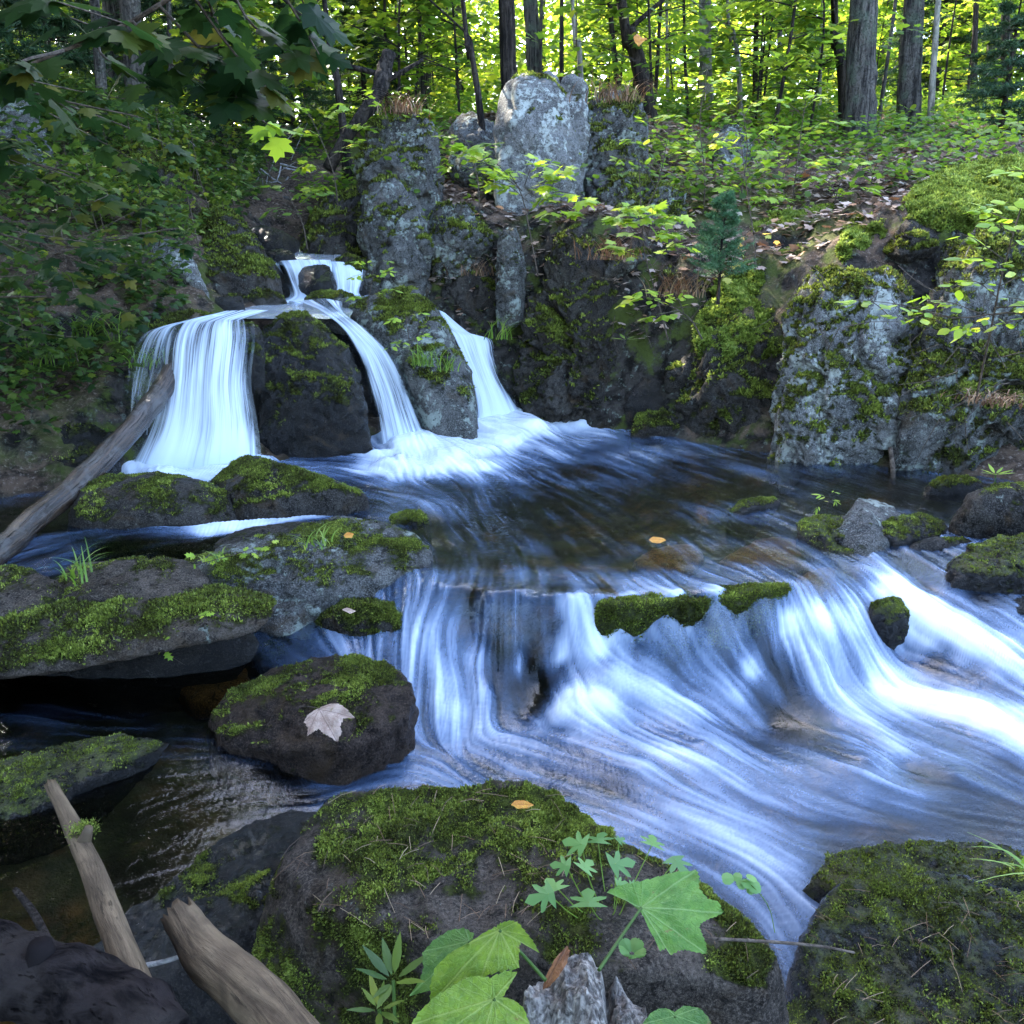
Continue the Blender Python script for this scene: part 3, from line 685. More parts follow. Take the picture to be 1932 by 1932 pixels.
def fall(name, label, rows, dens, bow=.04, n=46, m=90, wob=.012, kind='structure'):
    """rows of (left px, py, distance, right px, py, distance) from crest to foot"""
    Lp = spline([U(*r[:3]) for r in rows], m); Rp = spline([U(*r[3:6]) for r in rows], m)
    u = np.linspace(0, 1, n); v = np.linspace(0, 1, m)
    Pm = Lp[:, None] * (1 - u)[None, :, None] + Rp[:, None] * u[None, :, None]
    wdt = np.linalg.norm(Rp - Lp, axis=1)
    prof = np.sin(pi * u) ** .7
    Pm[..., 1] -= bow * prof[None]
    Pm[..., 2] += bow * .35 * prof[None] * np.exp(-v * 4)[:, None]
    ln = np.concatenate([[0], np.cumsum(np.linalg.norm(np.diff((Lp + Rp) / 2, axis=0), axis=1))])
    UU = np.repeat((u[None] * wdt.mean()), m, 0); VV = np.repeat(ln[:, None], n, 1)
    nn = perlin(np.column_stack([UU.ravel() * 16, VV.ravel() * 1.2, np.full(UU.size, len(USED) * 3.7)]), 5).reshape(UU.shape)
    nn += .5 * perlin(np.column_stack([UU.ravel() * 45, VV.ravel() * 2, np.full(UU.size, 9.)]), 6).reshape(UU.shape)
    Pm[..., 1] -= wob * nn
    fold = perlin(np.column_stack([UU.ravel() * 6.5, VV.ravel() * .5, np.full(UU.size, 7.7 * len(USED))]), 8).reshape(UU.shape)
    Pm[..., 1] -= wob * 2.6 * fold * np.clip(v * 4, 0, 1)[:, None]
    Pm[..., 2] += wob * 2.2 * fold * np.exp(-((v - .22) / .2) ** 2)[:, None]
    D = np.interp(v, np.linspace(0, 1, len(dens)), dens)[:, None] + np.zeros((1, n))
    uj = np.clip(u[None] + .16 * perlin(np.column_stack([np.zeros(UU.size), VV.ravel() * 4, UU.ravel() * 3]), 31).reshape(UU.shape), 0, 1)
    u = uj
    D = D + .16 * perlin(np.column_stack([UU.ravel() * 7, VV.ravel() * .8, np.full(UU.size, 3.3 * len(rows))]), 33).reshape(UU.shape)
    D = D - .75 * (np.clip(1 - u / .26, 0, 1) + np.clip(1 - (1 - u) / .16, 0, 1)) ** 1.4
    USED[name] = USED.get(name, 0) + 1
    me = mesh_data(name, Pm.reshape(-1, 3), grid_faces(m, n), {'u': UU.ravel(), 'v': VV.ravel() + USED[name] * 3.1, 'dens': D.ravel()}, True, (M_FALL,))
    o = link(name, me)
    tag(o, label, None, None, kind)
    return o
fall('waterfall', 'broad white curtain of water falling beside the leaning log',
     [(400,592,5.75,530,588,5.85),(345,606,5.38,480,600,5.5),(322,618,5.2,478,606,5.3),(306,650,5.1,482,640,5.17),(300,720,5.02,474,720,5.08),(280,800,4.98,486,800,5.03),(238,888,4.92,494,872,4.98)],
     [.55, .62, .56, .58, .66, .78, 1.05], .07, 60, 110)
fall('waterfall', 'thin veil of water over dark rock left of the broad curtain',
     [(375,600,5.5,440,596,5.6),(300,620,5.3,350,612,5.35),(262,640,5.22,330,632,5.22),(240,690,5.18,318,690,5.16),(232,760,5.15,300,760,5.12),(236,850,5.1,290,850,5.1)],
     [.6, .62, .45, .30, .26, .25], .04, 40, 80)
fall('waterfall', 'narrow blue white chute sliding between the dome rock and the wedge rock',
     [(545,572,6.35,650,566,6.4),(600,590,6.15,655,588,6.2),(645,622,5.95,690,618,6.0),(672,665,5.82,735,655,5.87),(690,720,5.72,768,712,5.78),(704,775,5.65,790,770,5.72),(712,838,5.58,812,822,5.66)],
     [.55, .5, .75, .7, .58, .55, .62], .05, 50, 100)
fall('waterfall', 'bright white fall pouring down behind the wedge rock',
     [(822,585,6.75,850,600,6.8),(842,618,6.6,890,630,6.68),(852,632,6.5,926,640,6.62),(868,665,6.42,934,670,6.56),(885,705,6.38,945,705,6.52),(896,755,6.34,968,745,6.48),(900,800,6.30,990,782,6.46)],
     [.8, .95, .95, .80, .78, .9, 1.1], .06, 46, 90)
fall('waterfall', 'short upper step of white water above the dome rock',
     [(512,494,6.98,632,492,7.03),(522,506,6.88,634,505,6.93),(534,528,6.80,632,528,6.83),(545,558,6.72,628,556,6.74),(505,574,6.5,650,572,6.6)],
     [.75, .85, .62, .8, .9], .03, 40, 60)
fall('waterfall', 'small white spill right of the dark rock in the upper step',
     [(612,494,7.0,684,498,7.05),(616,506,6.92,690,508,6.95),(622,526,6.86,688,530,6.88),(626,548,6.80,684,550,6.80),(620,562,6.66,690,560,6.7)],
     [.8, .85, .65, .75], .02, 30, 50)
def sheet(name, label, poly_rows, foamv, n=40, m=60):
    Lp = spline([U(*r[:3]) for r in poly_rows], m); Rp = spline([U(*r[3:6]) for r in poly_rows], m)
    u = np.linspace(0, 1, n)
    Pm = Lp[:, None] * (1 - u)[None, :, None] + Rp[:, None] * u[None, :, None]
    q = Pm.reshape(-1, 3)
    nn = fbm(q * [14, 6, 1], 3, 91)
    q = q + np.column_stack([np.zeros(len(q)), np.zeros(len(q)), .012 * nn])
    f = np.clip(np.repeat(np.interp(np.linspace(0, 1, m), np.linspace(0, 1, len(foamv)), foamv), n) + .30 * fbm(q * [30, 9, 5], 3, 92), 0, 1)
    tag(link(name, mesh_data(name, q, grid_faces(m, n), {'foam': f}, True, (M_WATER,))), label, None, None, 'structure')
sheet('water', 'foaming upper pool feeding the falls', [(430,560,6.9,700,556,6.9),(455,574,6.5,680,570,6.55),(400,588,6.0,668,585,6.3),(350,603,5.5,660,600,6.1)], [1.25,1.2,1.15,1.1])
sheet('water', 'small rushing pool above the upper step', [(535,462,7.7,575,462,7.7),(525,474,7.4,640,474,7.45),(505,484,7.2,680,484,7.25),(515,500,6.95,690,500,7.0)], [1.2,1.,.9,1.1])
# ================================================================== the stones of the stream
def ring(pts): return np.array([UZ(*q) for q in pts])
# the big flat-topped boulder in front
top = ring([(590,1520,.40),(640,1482,.42),(760,1474,.43),(900,1478,.43),(1010,1480,.43),(1160,1552,.43),(1240,1605,.43),(1320,1660,.42),(1420,1720,.40),(1480,1790,.37),
            (620,1720,.40),(800,1775,.41),(1000,1800,.41),(1200,1830,.40),(1450,1860,.36),(520,1640,.36)])
low = top * [1.0, 1.0, 0] + [0, 0, -.25]
cen = low.mean(0); low = cen + (low - cen) * [1.12, 1.05, 1]
mid = ring([(475,1800,.15),(470,1932,.10),(1465,1860,.2),(1300,1990,.15),(900,2050,.1)])
def front_moss(V, N, m):                      # thick along the far and right edges, thin in the middle, shaggy down the left side
    far = sstep(1.50, 1.68, V[:, 1] + .12 * V[:, 0]) + sstep(.16, .36, V[:, 0] - .10)
    side = sstep(.75, .35, N[:, 2]) * sstep(-.10, -.26, V[:, 0]) * .55
    n = fbm(V * 5.5, 4, 61); n2 = fbm(V * 14, 3, 62)
    return np.where(N[:, 2] > .6, .42 + .28 * np.clip(far, 0, 1) + .55 * n + .40 * n2, .12 + side + .55 * n + .2 * n2)
rock('boulder', 'large flat topped boulder with green moss along its far edge and bare stone amid it', None, raw=np.concatenate([top, low, mid]), mat='brown', sub=7, p=52, rough=0.026, crack=.012,
     moss=.13, tufts=150000, tuft=(.004, .010), freq=3.6, seed=41, cuts=4, mossfn=front_moss)
rt = ring([(1545,1668,.15),(1600,1625,.19),(1690,1606,.21),(1800,1618,.21),(1960,1628,.20),(2120,1650,.18),(1480,1800,.14),(1470,1932,.10),(1560,2050,.1),(2100,2050,.14)])
rlow = rt * [1, 1, 0] + [0, 0, -.35]; cc = rlow.mean(0); rlow = cc + (rlow - cc) * [1.1, 1.1, 1]
rock('boulder', 'dark broad boulder with brown moss and scattered pine needles next to the bending water', None, raw=np.concatenate([rt, rlow]), mat='wet', sub=6, p=36, rough=0.039, crack=.02, moss=.10, tufts=70000, tuft=(.004, .009), freq=3.2, seed=52, cuts=4, shift=(0, 0, -.045))
st = ring([(1500,1650,-.02),(1580,1592,.0),(1700,1580,.01),(1950,1590,.02),(2000,1660,.0),(1600,1680,-.02)])
rock('boulder', 'green drowned ledge under the water behind the dark broad boulder', None, raw=np.concatenate([st, st * [1, 1, 1] - [0, 0, .3]]), mat='wet', sub=5, p=28, rough=0.065, crack=.02, moss=.35, tufts=6000, tuft=(.005, .012), seed=55)
wt = ring([(600,1492,.16),(560,1510,.17),(470,1550,.18),(370,1610,.17),(260,1680,.15),(180,1755,.12),(110,1830,.06),(605,1550,.20),(540,1640,.24),(420,1760,.22),(300,1860,.15),(150,1932,.05)])
wl = wt * [1, 1, 0] + [0, -.06, -.3]
rock('boulder', 'black wet boulder sloping up from the bleached branch to the flat topped boulder', None, raw=np.concatenate([wt, wl, ring([(480,1932,.1),(300,2000,.0)])]), mat='wet', sub=6, p=32, rough=0.039, crack=.03, moss=-.22, tufts=9000, tuft=(.004, .009), seed=61, freq=4)
rt = ring([(384,1345,.13),(420,1300,.17),(505,1258,.19),(600,1240,.22),(668,1231,.24),(748,1250,.23),(778,1298,.20),(764,1345,.16),(705,1392,.14),(640,1408,.14),(550,1418,.12),(440,1402,.10),(398,1378,.10),(600,1320,.215),(690,1300,.225)])
rl = rt * [1, 1, 0] + [0, 0, -.12]; cc = rl.mean(0); rl = cc + (rl - cc) * [1.03, 1.05, 1]
rock('boulder', 'brown boulder carrying a pale fallen maple leaf', None, raw=np.concatenate([rt, rl]), mat='rust', sub=6, p=40, rough=.045, crack=.04, cuts=3, moss=-.06, tufts=34000, tuft=(.005, .012), seed=71, freq=4)
rock('boulder', 'round moss capped stone at the edge of the rapids', [(575,1170),(610,1140),(680,1128),(755,1138),(810,1180),(828,1215),(795,1236),(700,1236),(620,1215)],
     z=(.12, .30), bulge=.08, back=.15, down=.25, mat='dark', sub=6, p=20, rough=0.039, crack=.02, moss=.30, tufts=30000, tuft=(.006, .014), seed=74)
rock('boulder', 'low black ledge at the water line below the round moss capped stone', [(460,1205),(500,1195),(640,1212),(700,1222),(762,1232),(740,1256),(640,1262),(520,1275),(480,1240)],
     z=(.09, .17), bulge=.04, back=.12, down=.2, mat='wet', sub=5, p=24, rough=0.039, crack=.03, moss=-.05, tufts=4000, tuft=(.004, .01), seed=77)
# the long slab on the left: three blocks
rock('boulder', 'lichen patched long block with a mossy right end beside the pool', [(300,1090),(390,1040),(500,1006),(600,990),(700,986),(780,1004),(828,1040),(815,1066),(755,1118),(690,1145),(600,1160),(540,1178),(430,1140),(330,1118)],
     z=(.24, .46), bulge=.06, back=.2, down=.3, mat='grey', sub=6, p=32, rough=0.046, crack=.05, moss=.03, tufts=36000, tuft=(.005, .012), seed=81, freq=4, strata=.14, cuts=6)
rock('boulder', 'rounded bare brown block left of the lichen patched block', [(100,1130),(130,1080),(200,1055),(300,1048),(380,1065),(420,1105),(400,1140),(300,1165),(180,1180),(110,1165)],
     z=(.30, .43), bulge=.06, back=.2, down=.3, mat='brown', sub=6, p=24, rough=0.046, crack=.03, moss=-.12, tufts=5000, tuft=(.005, .012), seed=84, freq=5)
rock('boulder', 'long overhanging slab with shaggy moss on its left end', [(-120,1230),(-100,1190),(0,1160),(100,1145),(180,1150),(240,1160),(330,1138),(440,1122),(560,1135),(600,1160),(570,1182),(420,1188),(300,1200),(230,1205),(180,1240),(80,1270),(-40,1280)],
     z=(.22, .38), bulge=.035, back=.22, down=.02, mat='brown', sub=6, p=36, rough=0.039, crack=.04, moss=.10, tufts=42000, tuft=(.006, .016), seed=87, freq=4, strata=.16, cuts=6)
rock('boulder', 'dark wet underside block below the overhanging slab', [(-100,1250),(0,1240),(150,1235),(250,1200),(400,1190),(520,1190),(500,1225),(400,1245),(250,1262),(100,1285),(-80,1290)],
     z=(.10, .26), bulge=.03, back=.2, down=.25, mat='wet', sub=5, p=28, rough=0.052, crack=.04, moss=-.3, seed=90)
rock('boulder', 'flat mottled stone under the grass tuft left of the bare brown block', [(-150,1150),(-100,1100),(0,1075),(80,1080),(130,1100),(120,1150),(60,1180),(-100,1190)],
     z=(.30, .40), bulge=.05, back=.2, down=.25, mat='brown', sub=5, p=24, rough=0.052, crack=.03, moss=0., tufts=4000, tuft=(.006, .014), seed=93)
rock('boulder', 'thin dark stone layer lifting behind the lichen patched block', [(390,1040),(480,1005),(560,992),(650,985),(700,990),(660,1005),(560,1015),(450,1050)],
     z=(.36, .44), bulge=.03, back=.08, down=.15, mat='dark', sub=5, p=28, rough=0.052, crack=.04, moss=-.2, seed=96)
rock('boulder', 'peaked dark boulder with a mossy right slope before the broad curtain', [(385,920),(420,890),(455,862),(490,862),(540,880),(600,900),(660,915),(700,930),(690,945),(620,965),(540,980),(440,985),(400,965)],
     z=(.34, .55), bulge=.12, back=.18, down=.25, mat='dark', sub=6, p=24, rough=0.039, crack=.03, moss=.10, tufts=30000, tuft=(.006, .015), seed=101, freq=4)
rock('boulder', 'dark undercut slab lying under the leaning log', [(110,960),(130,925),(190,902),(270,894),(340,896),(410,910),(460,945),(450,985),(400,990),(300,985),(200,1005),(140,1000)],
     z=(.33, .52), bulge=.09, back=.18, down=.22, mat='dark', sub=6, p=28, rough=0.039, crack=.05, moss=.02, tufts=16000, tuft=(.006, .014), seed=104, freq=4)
rock('boulder', 'dome of moss standing in the pool right of the peaked boulder', [(730,980),(750,962),(780,951),(805,957),(822,975),(815,990),(770,996),(735,993)],
     z=(.34, .42), bulge=.03, back=.07, down=.2, mat='wet', sub=5, p=8, rough=0.052, crack=.0, moss=.28, tufts=6000, tuft=(.005, .012), seed=107)
rock('boulder', 'mossy black sliver of stone crossing the brown side channel', [(-120,1560),(-100,1500),(0,1490),(120,1450),(230,1405),(330,1387),(366,1388),(340,1405),(240,1450),(100,1520),(0,1570)],
     z=(.05, .14), bulge=.03, back=.08, down=.2, mat='wet', sub=6, p=20, rough=0.052, crack=.02, moss=.12, tufts=14000, tuft=(.004, .010), seed=110)
# right hand stones between pool and rapids
rock('boulder', 'small moss backed stone breaking the pool surface', [(1366,965),(1390,940),(1420,928),(1455,935),(1450,950),(1420,968),(1385,978)], z=(.33, .41), bulge=.03, back=.07, down=.2, mat='wet', sub=5, p=8, rough=0.052, crack=.02, moss=.18, tufts=4000, tuft=(.005, .012), seed=113)
rock('boulder', 'sharp peaked blue grey stone between two mossy lobes', [(1570,1010),(1585,965),(1605,938),(1635,948),(1655,975),(1660,1010),(1665,1050),(1640,1080),(1605,1060),(1575,1030)], z=(.28, .46), bulge=.07, back=.12, down=.2, mat='grey', sub=5, p=44, rough=0.039, crack=.03, moss=-.28, seed=116)
rock('boulder', 'mossy lobe sloping to the pool left of the peaked blue grey stone', [(1480,1000),(1510,975),(1560,965),(1605,985),(1640,1040),(1650,1075),(1600,1075),(1560,1035),(1500,1020)], z=(.28, .42), bulge=.05, back=.1, down=.2, mat='wet', sub=5, p=20, rough=0.065, crack=.02, moss=.24, tufts=9000, tuft=(.005, .012), seed=119)
rock('boulder', 'mossy lobe right of the peaked blue grey stone beside a trickle', [(1650,985),(1690,965),(1730,970),(1745,1000),(1725,1030),(1680,1045),(1655,1030)], z=(.31, .42), bulge=.05, back=.1, down=.2, mat='wet', sub=5, p=20, rough=0.065, crack=.02, moss=.12, tufts=6000, tuft=(.005, .012), seed=122)
rock('boulder', 'wet flat stone where the water bends toward the right chute', [(1565,1055),(1620,1050),(1660,1070),(1665,1090),(1620,1092),(1580,1075)], z=(.29, .33), bulge=.02, back=.06, down=.2, mat='wet', sub=4, p=20, rough=0.052, crack=.02, moss=-.3, seed=125)
rock('boulder', 'little moss cushion stone at the foot of the lichen cliff', [(1735,925),(1745,900),(1775,891),(1798,902),(1800,925),(1770,938)], z=(.34, .45), bulge=.04, back=.08, down=.2, mat='wet', sub=5, p=8, rough=0.052, crack=.0, moss=.3, tufts=5000, tuft=(.005, .013), seed=128)
rock('boulder', 'big dark boulder with a sharp left shoulder at the right water edge', [(1790,970),(1815,930),(1860,917),(1932,912),(2010,930),(2030,1000),(1932,1015),(1850,1012),(1800,1000)], z=(.33, .55), bulge=.12, back=.2, down=.25, mat='dark', sub=6, p=28, rough=0.039, crack=.03, moss=-.05, tufts=9000, tuft=(.004, .010), seed=131)
rock('boulder', 'low dark mossy boulder below the sharp shouldered one', [(1760,1080),(1790,1040),(1850,1020),(1932,1010),(2030,1020),(2050,1120),(1932,1125),(1860,1110),(1790,1105)], z=(.27, .42), bulge=.08, back=.18, down=.25, mat='wet', sub=6, p=20, rough=0.052, crack=.03, moss=.12, tufts=14000, tuft=(.004, .011), seed=134)
rock('boulder', 'thin flat stone wedged in the dark eddy', [(1704,1035),(1730,1015),(1770,1010),(1782,1022),(1760,1040),(1720,1048)], z=(.31, .37), bulge=.02, back=.05, down=.15, mat='dark', sub=4, p=24, rough=0.052, crack=.02, moss=0., tufts=800, tuft=(.004, .01), seed=137)
rock('boulder', 'glistening wet slab beside the right chute', [(1745,1100),(1820,1092),(1932,1100),(2050,1130),(2050,1200),(1932,1180),(1860,1150),(1790,1130)], z=(.19, .29), bulge=.03, back=.15, down=.2, mat='wet', sub=5, p=24, rough=0.078, crack=.04, moss=-.4, seed=140)
rock('boulder', 'green rounded stone splitting the right chute from the ledge spill', [(1625,1120),(1650,1108),(1680,1140),(1700,1185),(1695,1215),(1672,1222),(1650,1180),(1630,1150)], z=(.12, .315), bulge=.04, back=.08, down=.2, mat='wet', sub=5, p=8, rough=0.065, crack=.02, moss=.28, tufts=7000, tuft=(.004, .010), seed=143)
lt = ring([(1120,1122,.355),(1200,1114,.362),(1300,1108,.363),(1400,1101,.362),(1500,1092,.358),(1505,1104,.352),(1400,1122,.352),(1300,1130,.352),(1200,1134,.350),(1125,1136,.345)])
lf = ring([(1135,1150,.28),(1230,1150,.28),(1320,1145,.28),(1420,1134,.28),(1490,1118,.29)])
rock('boulder', 'moss fringed ledge stone that the pool spills over', None, raw=np.concatenate([lt, lf, lt * [1, 1, 0] + [0, 0, .08]]), mat='wet', sub=6, p=14, rough=.05, crack=.02, cuts=0, moss=.5, mossdir=(0, -.55, .8), tufts=40000, tuft=(.006, .014), seed=146, freq=4)
rock('boulder', 'flat crusted stone awash below the moss fringed ledge', [(1240,1215),(1290,1190),(1360,1192),(1378,1205),(1340,1225),(1270,1228)], z=(.125, .17), bulge=.015, back=.06, down=.15, mat='grey', sub=4, p=20, rough=0.052, crack=.02, moss=-.2, seed=149)
for (lab, pts, zz) in [('amber stone under the clear shallows', [(1190,1060),(1230,1030),(1300,1030),(1330,1055),(1290,1085),(1220,1085)], (.22, .27)),
                       ('long rusty stone under the water near the pale spill', [(1350,1050),(1430,1010),(1530,1030),(1560,1080),(1480,1085),(1390,1080)], (.22, .28)),
                       ('reddish tilted stone glowing through the glassy lip', [(1480,1100),(1540,1070),(1570,1085),(1560,1130),(1520,1150)], (.19, .28)),
                       ('orange brown slab under the side channel', [(330,1300),(400,1250),(470,1250),(480,1290),(420,1330),(360,1330)], (.04, .07))]:
    rock('boulder', lab, pts, z=zz, bulge=.03, back=.1, down=.1, mat='amber', sub=4, p=18, rough=0.052, crack=.02, moss=-.9, seed=150 + len(lab))
# rocks of the falls
rock('boulder', 'dome shaped black rock between the broad curtain and the chute', [(488,855),(478,760),(470,680),(462,630),(480,605),(520,580),(560,577),(610,592),(645,625),(672,670),(695,760),(712,836),(600,850)],
     d=(5.25, 6.0), bulge=.22, back=.4, down=.35, mat='wet', sub=6, p=18, rough=0.058, crack=.05, moss=.06, tufts=18000, tuft=(.008, .02), seed=161, freq=3.4)
rock('boulder', 'wedge shaped rock with grass and lichen between the chute and the far fall', [(815,812),(770,740),(730,660),(690,625),(650,595),(660,555),(700,535),(740,528),(790,535),(815,560),(850,630),(885,690),(903,760),(902,815),(870,822)],
     d=(5.62, 6.5), bulge=.20, back=.3, down=.3, mat='grey', sub=6, p=32, rough=0.052, crack=.05, moss=.10, tufts=26000, tuft=(.008, .022), seed=164, freq=3.4)
rock('boulder', 'small speckled rock above the chute', [(590,575),(600,552),(630,542),(670,550),(690,570),(660,582)], d=(6.35, 6.5), bulge=.06, back=.12, down=.2, mat='grey', sub=5, p=18, rough=0.065, crack=.03, moss=.12, tufts=5000, tuft=(.008, .018), seed=167)
rock('boulder', 'small dark rock parting the upper step', [(592,548),(589,518),(598,500),(618,495),(632,508),(637,545),(615,560)], d=(6.58, 6.78), bulge=.05, back=.12, down=.15, mat='wet', sub=5, p=32, rough=0.039, crack=.03, moss=.08, seed=170, cuts=4)
rock('boulder', 'dark column of rock behind the thin veil', [(228,880),(240,760),(262,660),(300,628),(345,625),(400,640),(490,650),(492,870),(350,890)], d=(5.2, 5.5), bulge=.08, back=.5, down=.4, mat='wet', sub=5, p=18, rough=0.065, crack=.05, moss=-.15, seed=173)
rock('boulder', 'rounded lip stone under the crest of the broad curtain', [(440,640),(455,612),(490,602),(500,640),(494,690),(470,690)], d=(5.15, 5.4), bulge=.05, back=.2, down=.2, mat='wet', sub=5, p=18, rough=0.065, crack=.03, moss=.1, tufts=3000, tuft=(.006, .014), seed=176)
rock('rock_ledge', 'dark sill of stone under the upper pool', [(350,620),(430,585),(560,575),(680,575),(760,600),(800,680),(700,740),(600,760),(450,720),(370,680)], d=(5.85, 6.8), bulge=-.05, back=.4, down=.5, mat='wet', sub=5, p=24, rough=.03, crack=.02, moss=-.3, seed=179, cat='ledge')
rock('rock_ledge', 'dark sill of stone under the upper step', [(500,575),(505,515),(560,505),(690,508),(700,560),(640,575)], d=(6.75, 7.05), bulge=-.04, back=.3, down=.4, mat='wet', sub=5, p=24, rough=.03, crack=.02, moss=-.3, seed=182, cat='ledge')
rock('rock_ledge', 'dark sill of stone behind the far fall', [(800,600),(840,595),(940,640),(985,780),(960,810),(860,800),(800,700)], d=(6.55, 6.95), bulge=-.03, back=.4, down=.4, mat='wet', sub=5, p=24, rough=.03, crack=.03, moss=-.3, seed=185, cat='ledge')
rock('boulder', 'black angular boulder at the head of the cascade', [(455,440),(475,428),(510,427),(545,440),(566,458),(560,480),(520,492),(490,480)], d=(7.3, 7.6), bulge=.10, back=.25, down=.2, mat='wet', sub=5, p=44, rough=0.039, crack=.04, moss=-.2, seed=188)
for k, (lab, pts, dd, mt, ms) in enumerate([
    ('small brown stone beside the head pool', [(520,492),(530,470),(548,468),(560,485),(545,500)], (7.0, 7.1), 'wet', -.1),
    ('mossy rust brown stone on the right of the head pool', [(640,520),(645,485),(668,475),(690,490),(700,520),(670,530)], (6.9, 7.1), 'dark', .15),
    ('dark low stones edge under the split trunk', [(560,480),(580,455),(640,450),(670,470),(650,482)], (7.4, 7.6), 'wet', -.1),
    ('mossy low rock left of the upper pool', [(400,560),(420,545),(470,540),(530,548),(545,560),(500,572),(420,575)], (6.4, 6.6), 'dark', .28),
    ('small black stone at the left rim of the upper pool', [(410,580),(420,562),(450,558),(468,570),(455,584),(425,588)], (6.05, 6.15), 'wet', -.1),
    ('mossy root covered stone above the thin veil', [(285,620),(310,596),(370,585),(415,592),(420,606),(360,612),(310,628)], (5.45, 5.8), 'dark', .30)]):
    rock('boulder', lab, pts, d=dd, bulge=.05, back=.15, down=.2, mat=mt, sub=5, p=22, rough=0.065, crack=.03, moss=ms, tufts=4000 if ms > .1 else 0, tuft=(.008, .02), seed=200 + 3 * k)
# left bank
rock('boulder', 'big sloping rock under green moss left of the cascade', [(300,560),(330,470),(380,400),(430,372),(470,400),(500,440),(530,500),(540,545),(520,560),(430,552),(380,580)], d=(6.4, 7.6), bulge=.22, back=.5, down=.4, mat='dark', sub=6, p=24, rough=0.052, crack=.05, moss=.16, tufts=24000, tuft=(.010, .025), seed=221)
rock('boulder', 'pale diagonal slab leaning in the undergrowth', [(285,480),(300,450),(330,440),(360,480),(390,540),(405,570),(380,568),(340,530)], d=(6.0, 6.5), bulge=.08, back=.2, down=.3, mat='pale', sub=5, p=36, rough=0.052, crack=.04, moss=-.2, seed=224)
rock('boulder', 'dim blue grey rock under the overhanging maple', [(-60,310),(-40,210),(10,165),(60,190),(90,250),(95,300),(60,330)], d=(7.2, 7.8), bulge=.2, back=.5, down=.4, mat='grey', sub=5, p=28, rough=0.065, crack=.05, moss=-.1, seed=227)
rock('boulder', 'moss grown hump of rock on the dark slope', [(130,370),(160,300),(200,265),(260,270),(300,310),(370,350),(360,400),(250,420),(160,410)], d=(7.2, 7.9), bulge=.25, back=.5, down=.4, mat='dark', sub=5, p=20, rough=0.065, crack=.03, moss=.28, tufts=14000, tuft=(.012, .03), seed=230)
rock('boulder', 'dark bank rock behind the leaning log', [(-80,920),(-60,820),(20,790),(110,780),(200,800),(235,850),(240,900),(150,912),(40,915)], d=(4.6, 5.1), bulge=.15, back=.5, down=.3, mat='wet', sub=5, p=20, rough=0.065, crack=.04, moss=.08, tufts=9000, tuft=(.008, .018), seed=233)
rock('boulder', 'mossy earth hump left of the thin veil', [(40,800),(80,700),(150,640),(230,625),(262,660),(240,740),(230,800),(130,830)], d=(5.1, 5.7), bulge=.1, back=.5, down=.3, mat='dark', sub=5, p=20, rough=0.078, crack=.05, moss=.2, tufts=9000, tuft=(.01, .025), seed=236)
# right bank cliff
rock('cliff_rock', 'rock with a sunlit ochre left edge above the cascade', [(570,480),(575,430),(590,390),(610,365),(680,350),(700,400),(690,480),(640,490)], d=(7.3, 7.9), bulge=.12, back=.4, down=.3, mat='dark', sub=6, p=36, rough=0.068, crack=0.084, cuts=20, moss=0.22, tufts=8000, tuft=(.012, .028), seed=241, cat='cliff rock')
rock('cliff_rock', 'lichen grey column of rock topped with ochre moss beside the cascade', [(690,520),(680,440),(678,370),(690,340),(730,330),(790,345),(815,420),(820,500),(800,540),(740,540)], d=(6.9, 7.4), bulge=.16, back=.5, down=.4, mat='grey', sub=6, p=32, rough=0.061, crack=0.084, cuts=20, moss=0.08, tufts=9000, tuft=(.012, .028), seed=244, cat='cliff rock')
rock('cliff_rock', 'humped outcrop with brown thatch on its crown', [(680,350),(672,290),(690,245),(730,210),(790,205),(830,240),(840,300),(815,370),(740,360)], d=(7.6, 8.2), bulge=.2, back=.6, down=.4, mat='grey', sub=6, p=28, rough=0.068, crack=0.084, cuts=20, moss=0.13, tufts=9000, tuft=(.012, .03), seed=247, cat='cliff rock')
rock('cliff_rock', 'shaded grey block tucked left of the tall slab', [(850,300),(848,240),(870,210),(930,220),(945,300),(930,340),(870,330)], d=(8.3, 8.8), bulge=.1, back=.4, down=.4, mat='grey', sub=5, p=36, rough=0.061, crack=0.070, cuts=20, moss=-0.10, seed=250, cat='cliff rock')
rock('cliff_rock', 'square block with moss brows between the column and the tall slab', [(812,500),(808,420),(820,385),(880,380),(925,400),(935,450),(920,500),(860,520)], d=(6.95, 7.4), bulge=.14, back=.5, down=.4, mat='grey', sub=6, p=36, rough=0.061, crack=0.070, cuts=20, moss=0.16, tufts=9000, tuft=(.012, .028), seed=253, cat='cliff rock')
rock('standing_slab', 'tall pale lichen covered slab standing above the other rocks', [(938,410),(932,330),(930,260),(934,190),(950,152),(990,142),(1040,146),(1062,170),(1075,200),(1085,240),(1100,330),(1108,400),(1060,425),(990,420)],
     d=(7.55, 7.95), bulge=.16, back=.55, down=.4, mat='pale', sub=6, p=52, rough=0.038, crack=0.056, cuts=12, moss=-.05, tufts=5000, tuft=(.012, .028), seed=256, cat='slab', freq=2.4)
rock('cliff_rock', 'white topped shoulder right of the tall slab', [(1062,300),(1050,200),(1060,165),(1085,155),(1105,180),(1115,260),(1120,340),(1090,360)], d=(7.9, 8.2), bulge=.08, back=.4, down=.3, mat='pale', sub=5, p=36, rough=0.068, crack=0.070, cuts=20, moss=0.00, seed=259, cat='cliff rock')
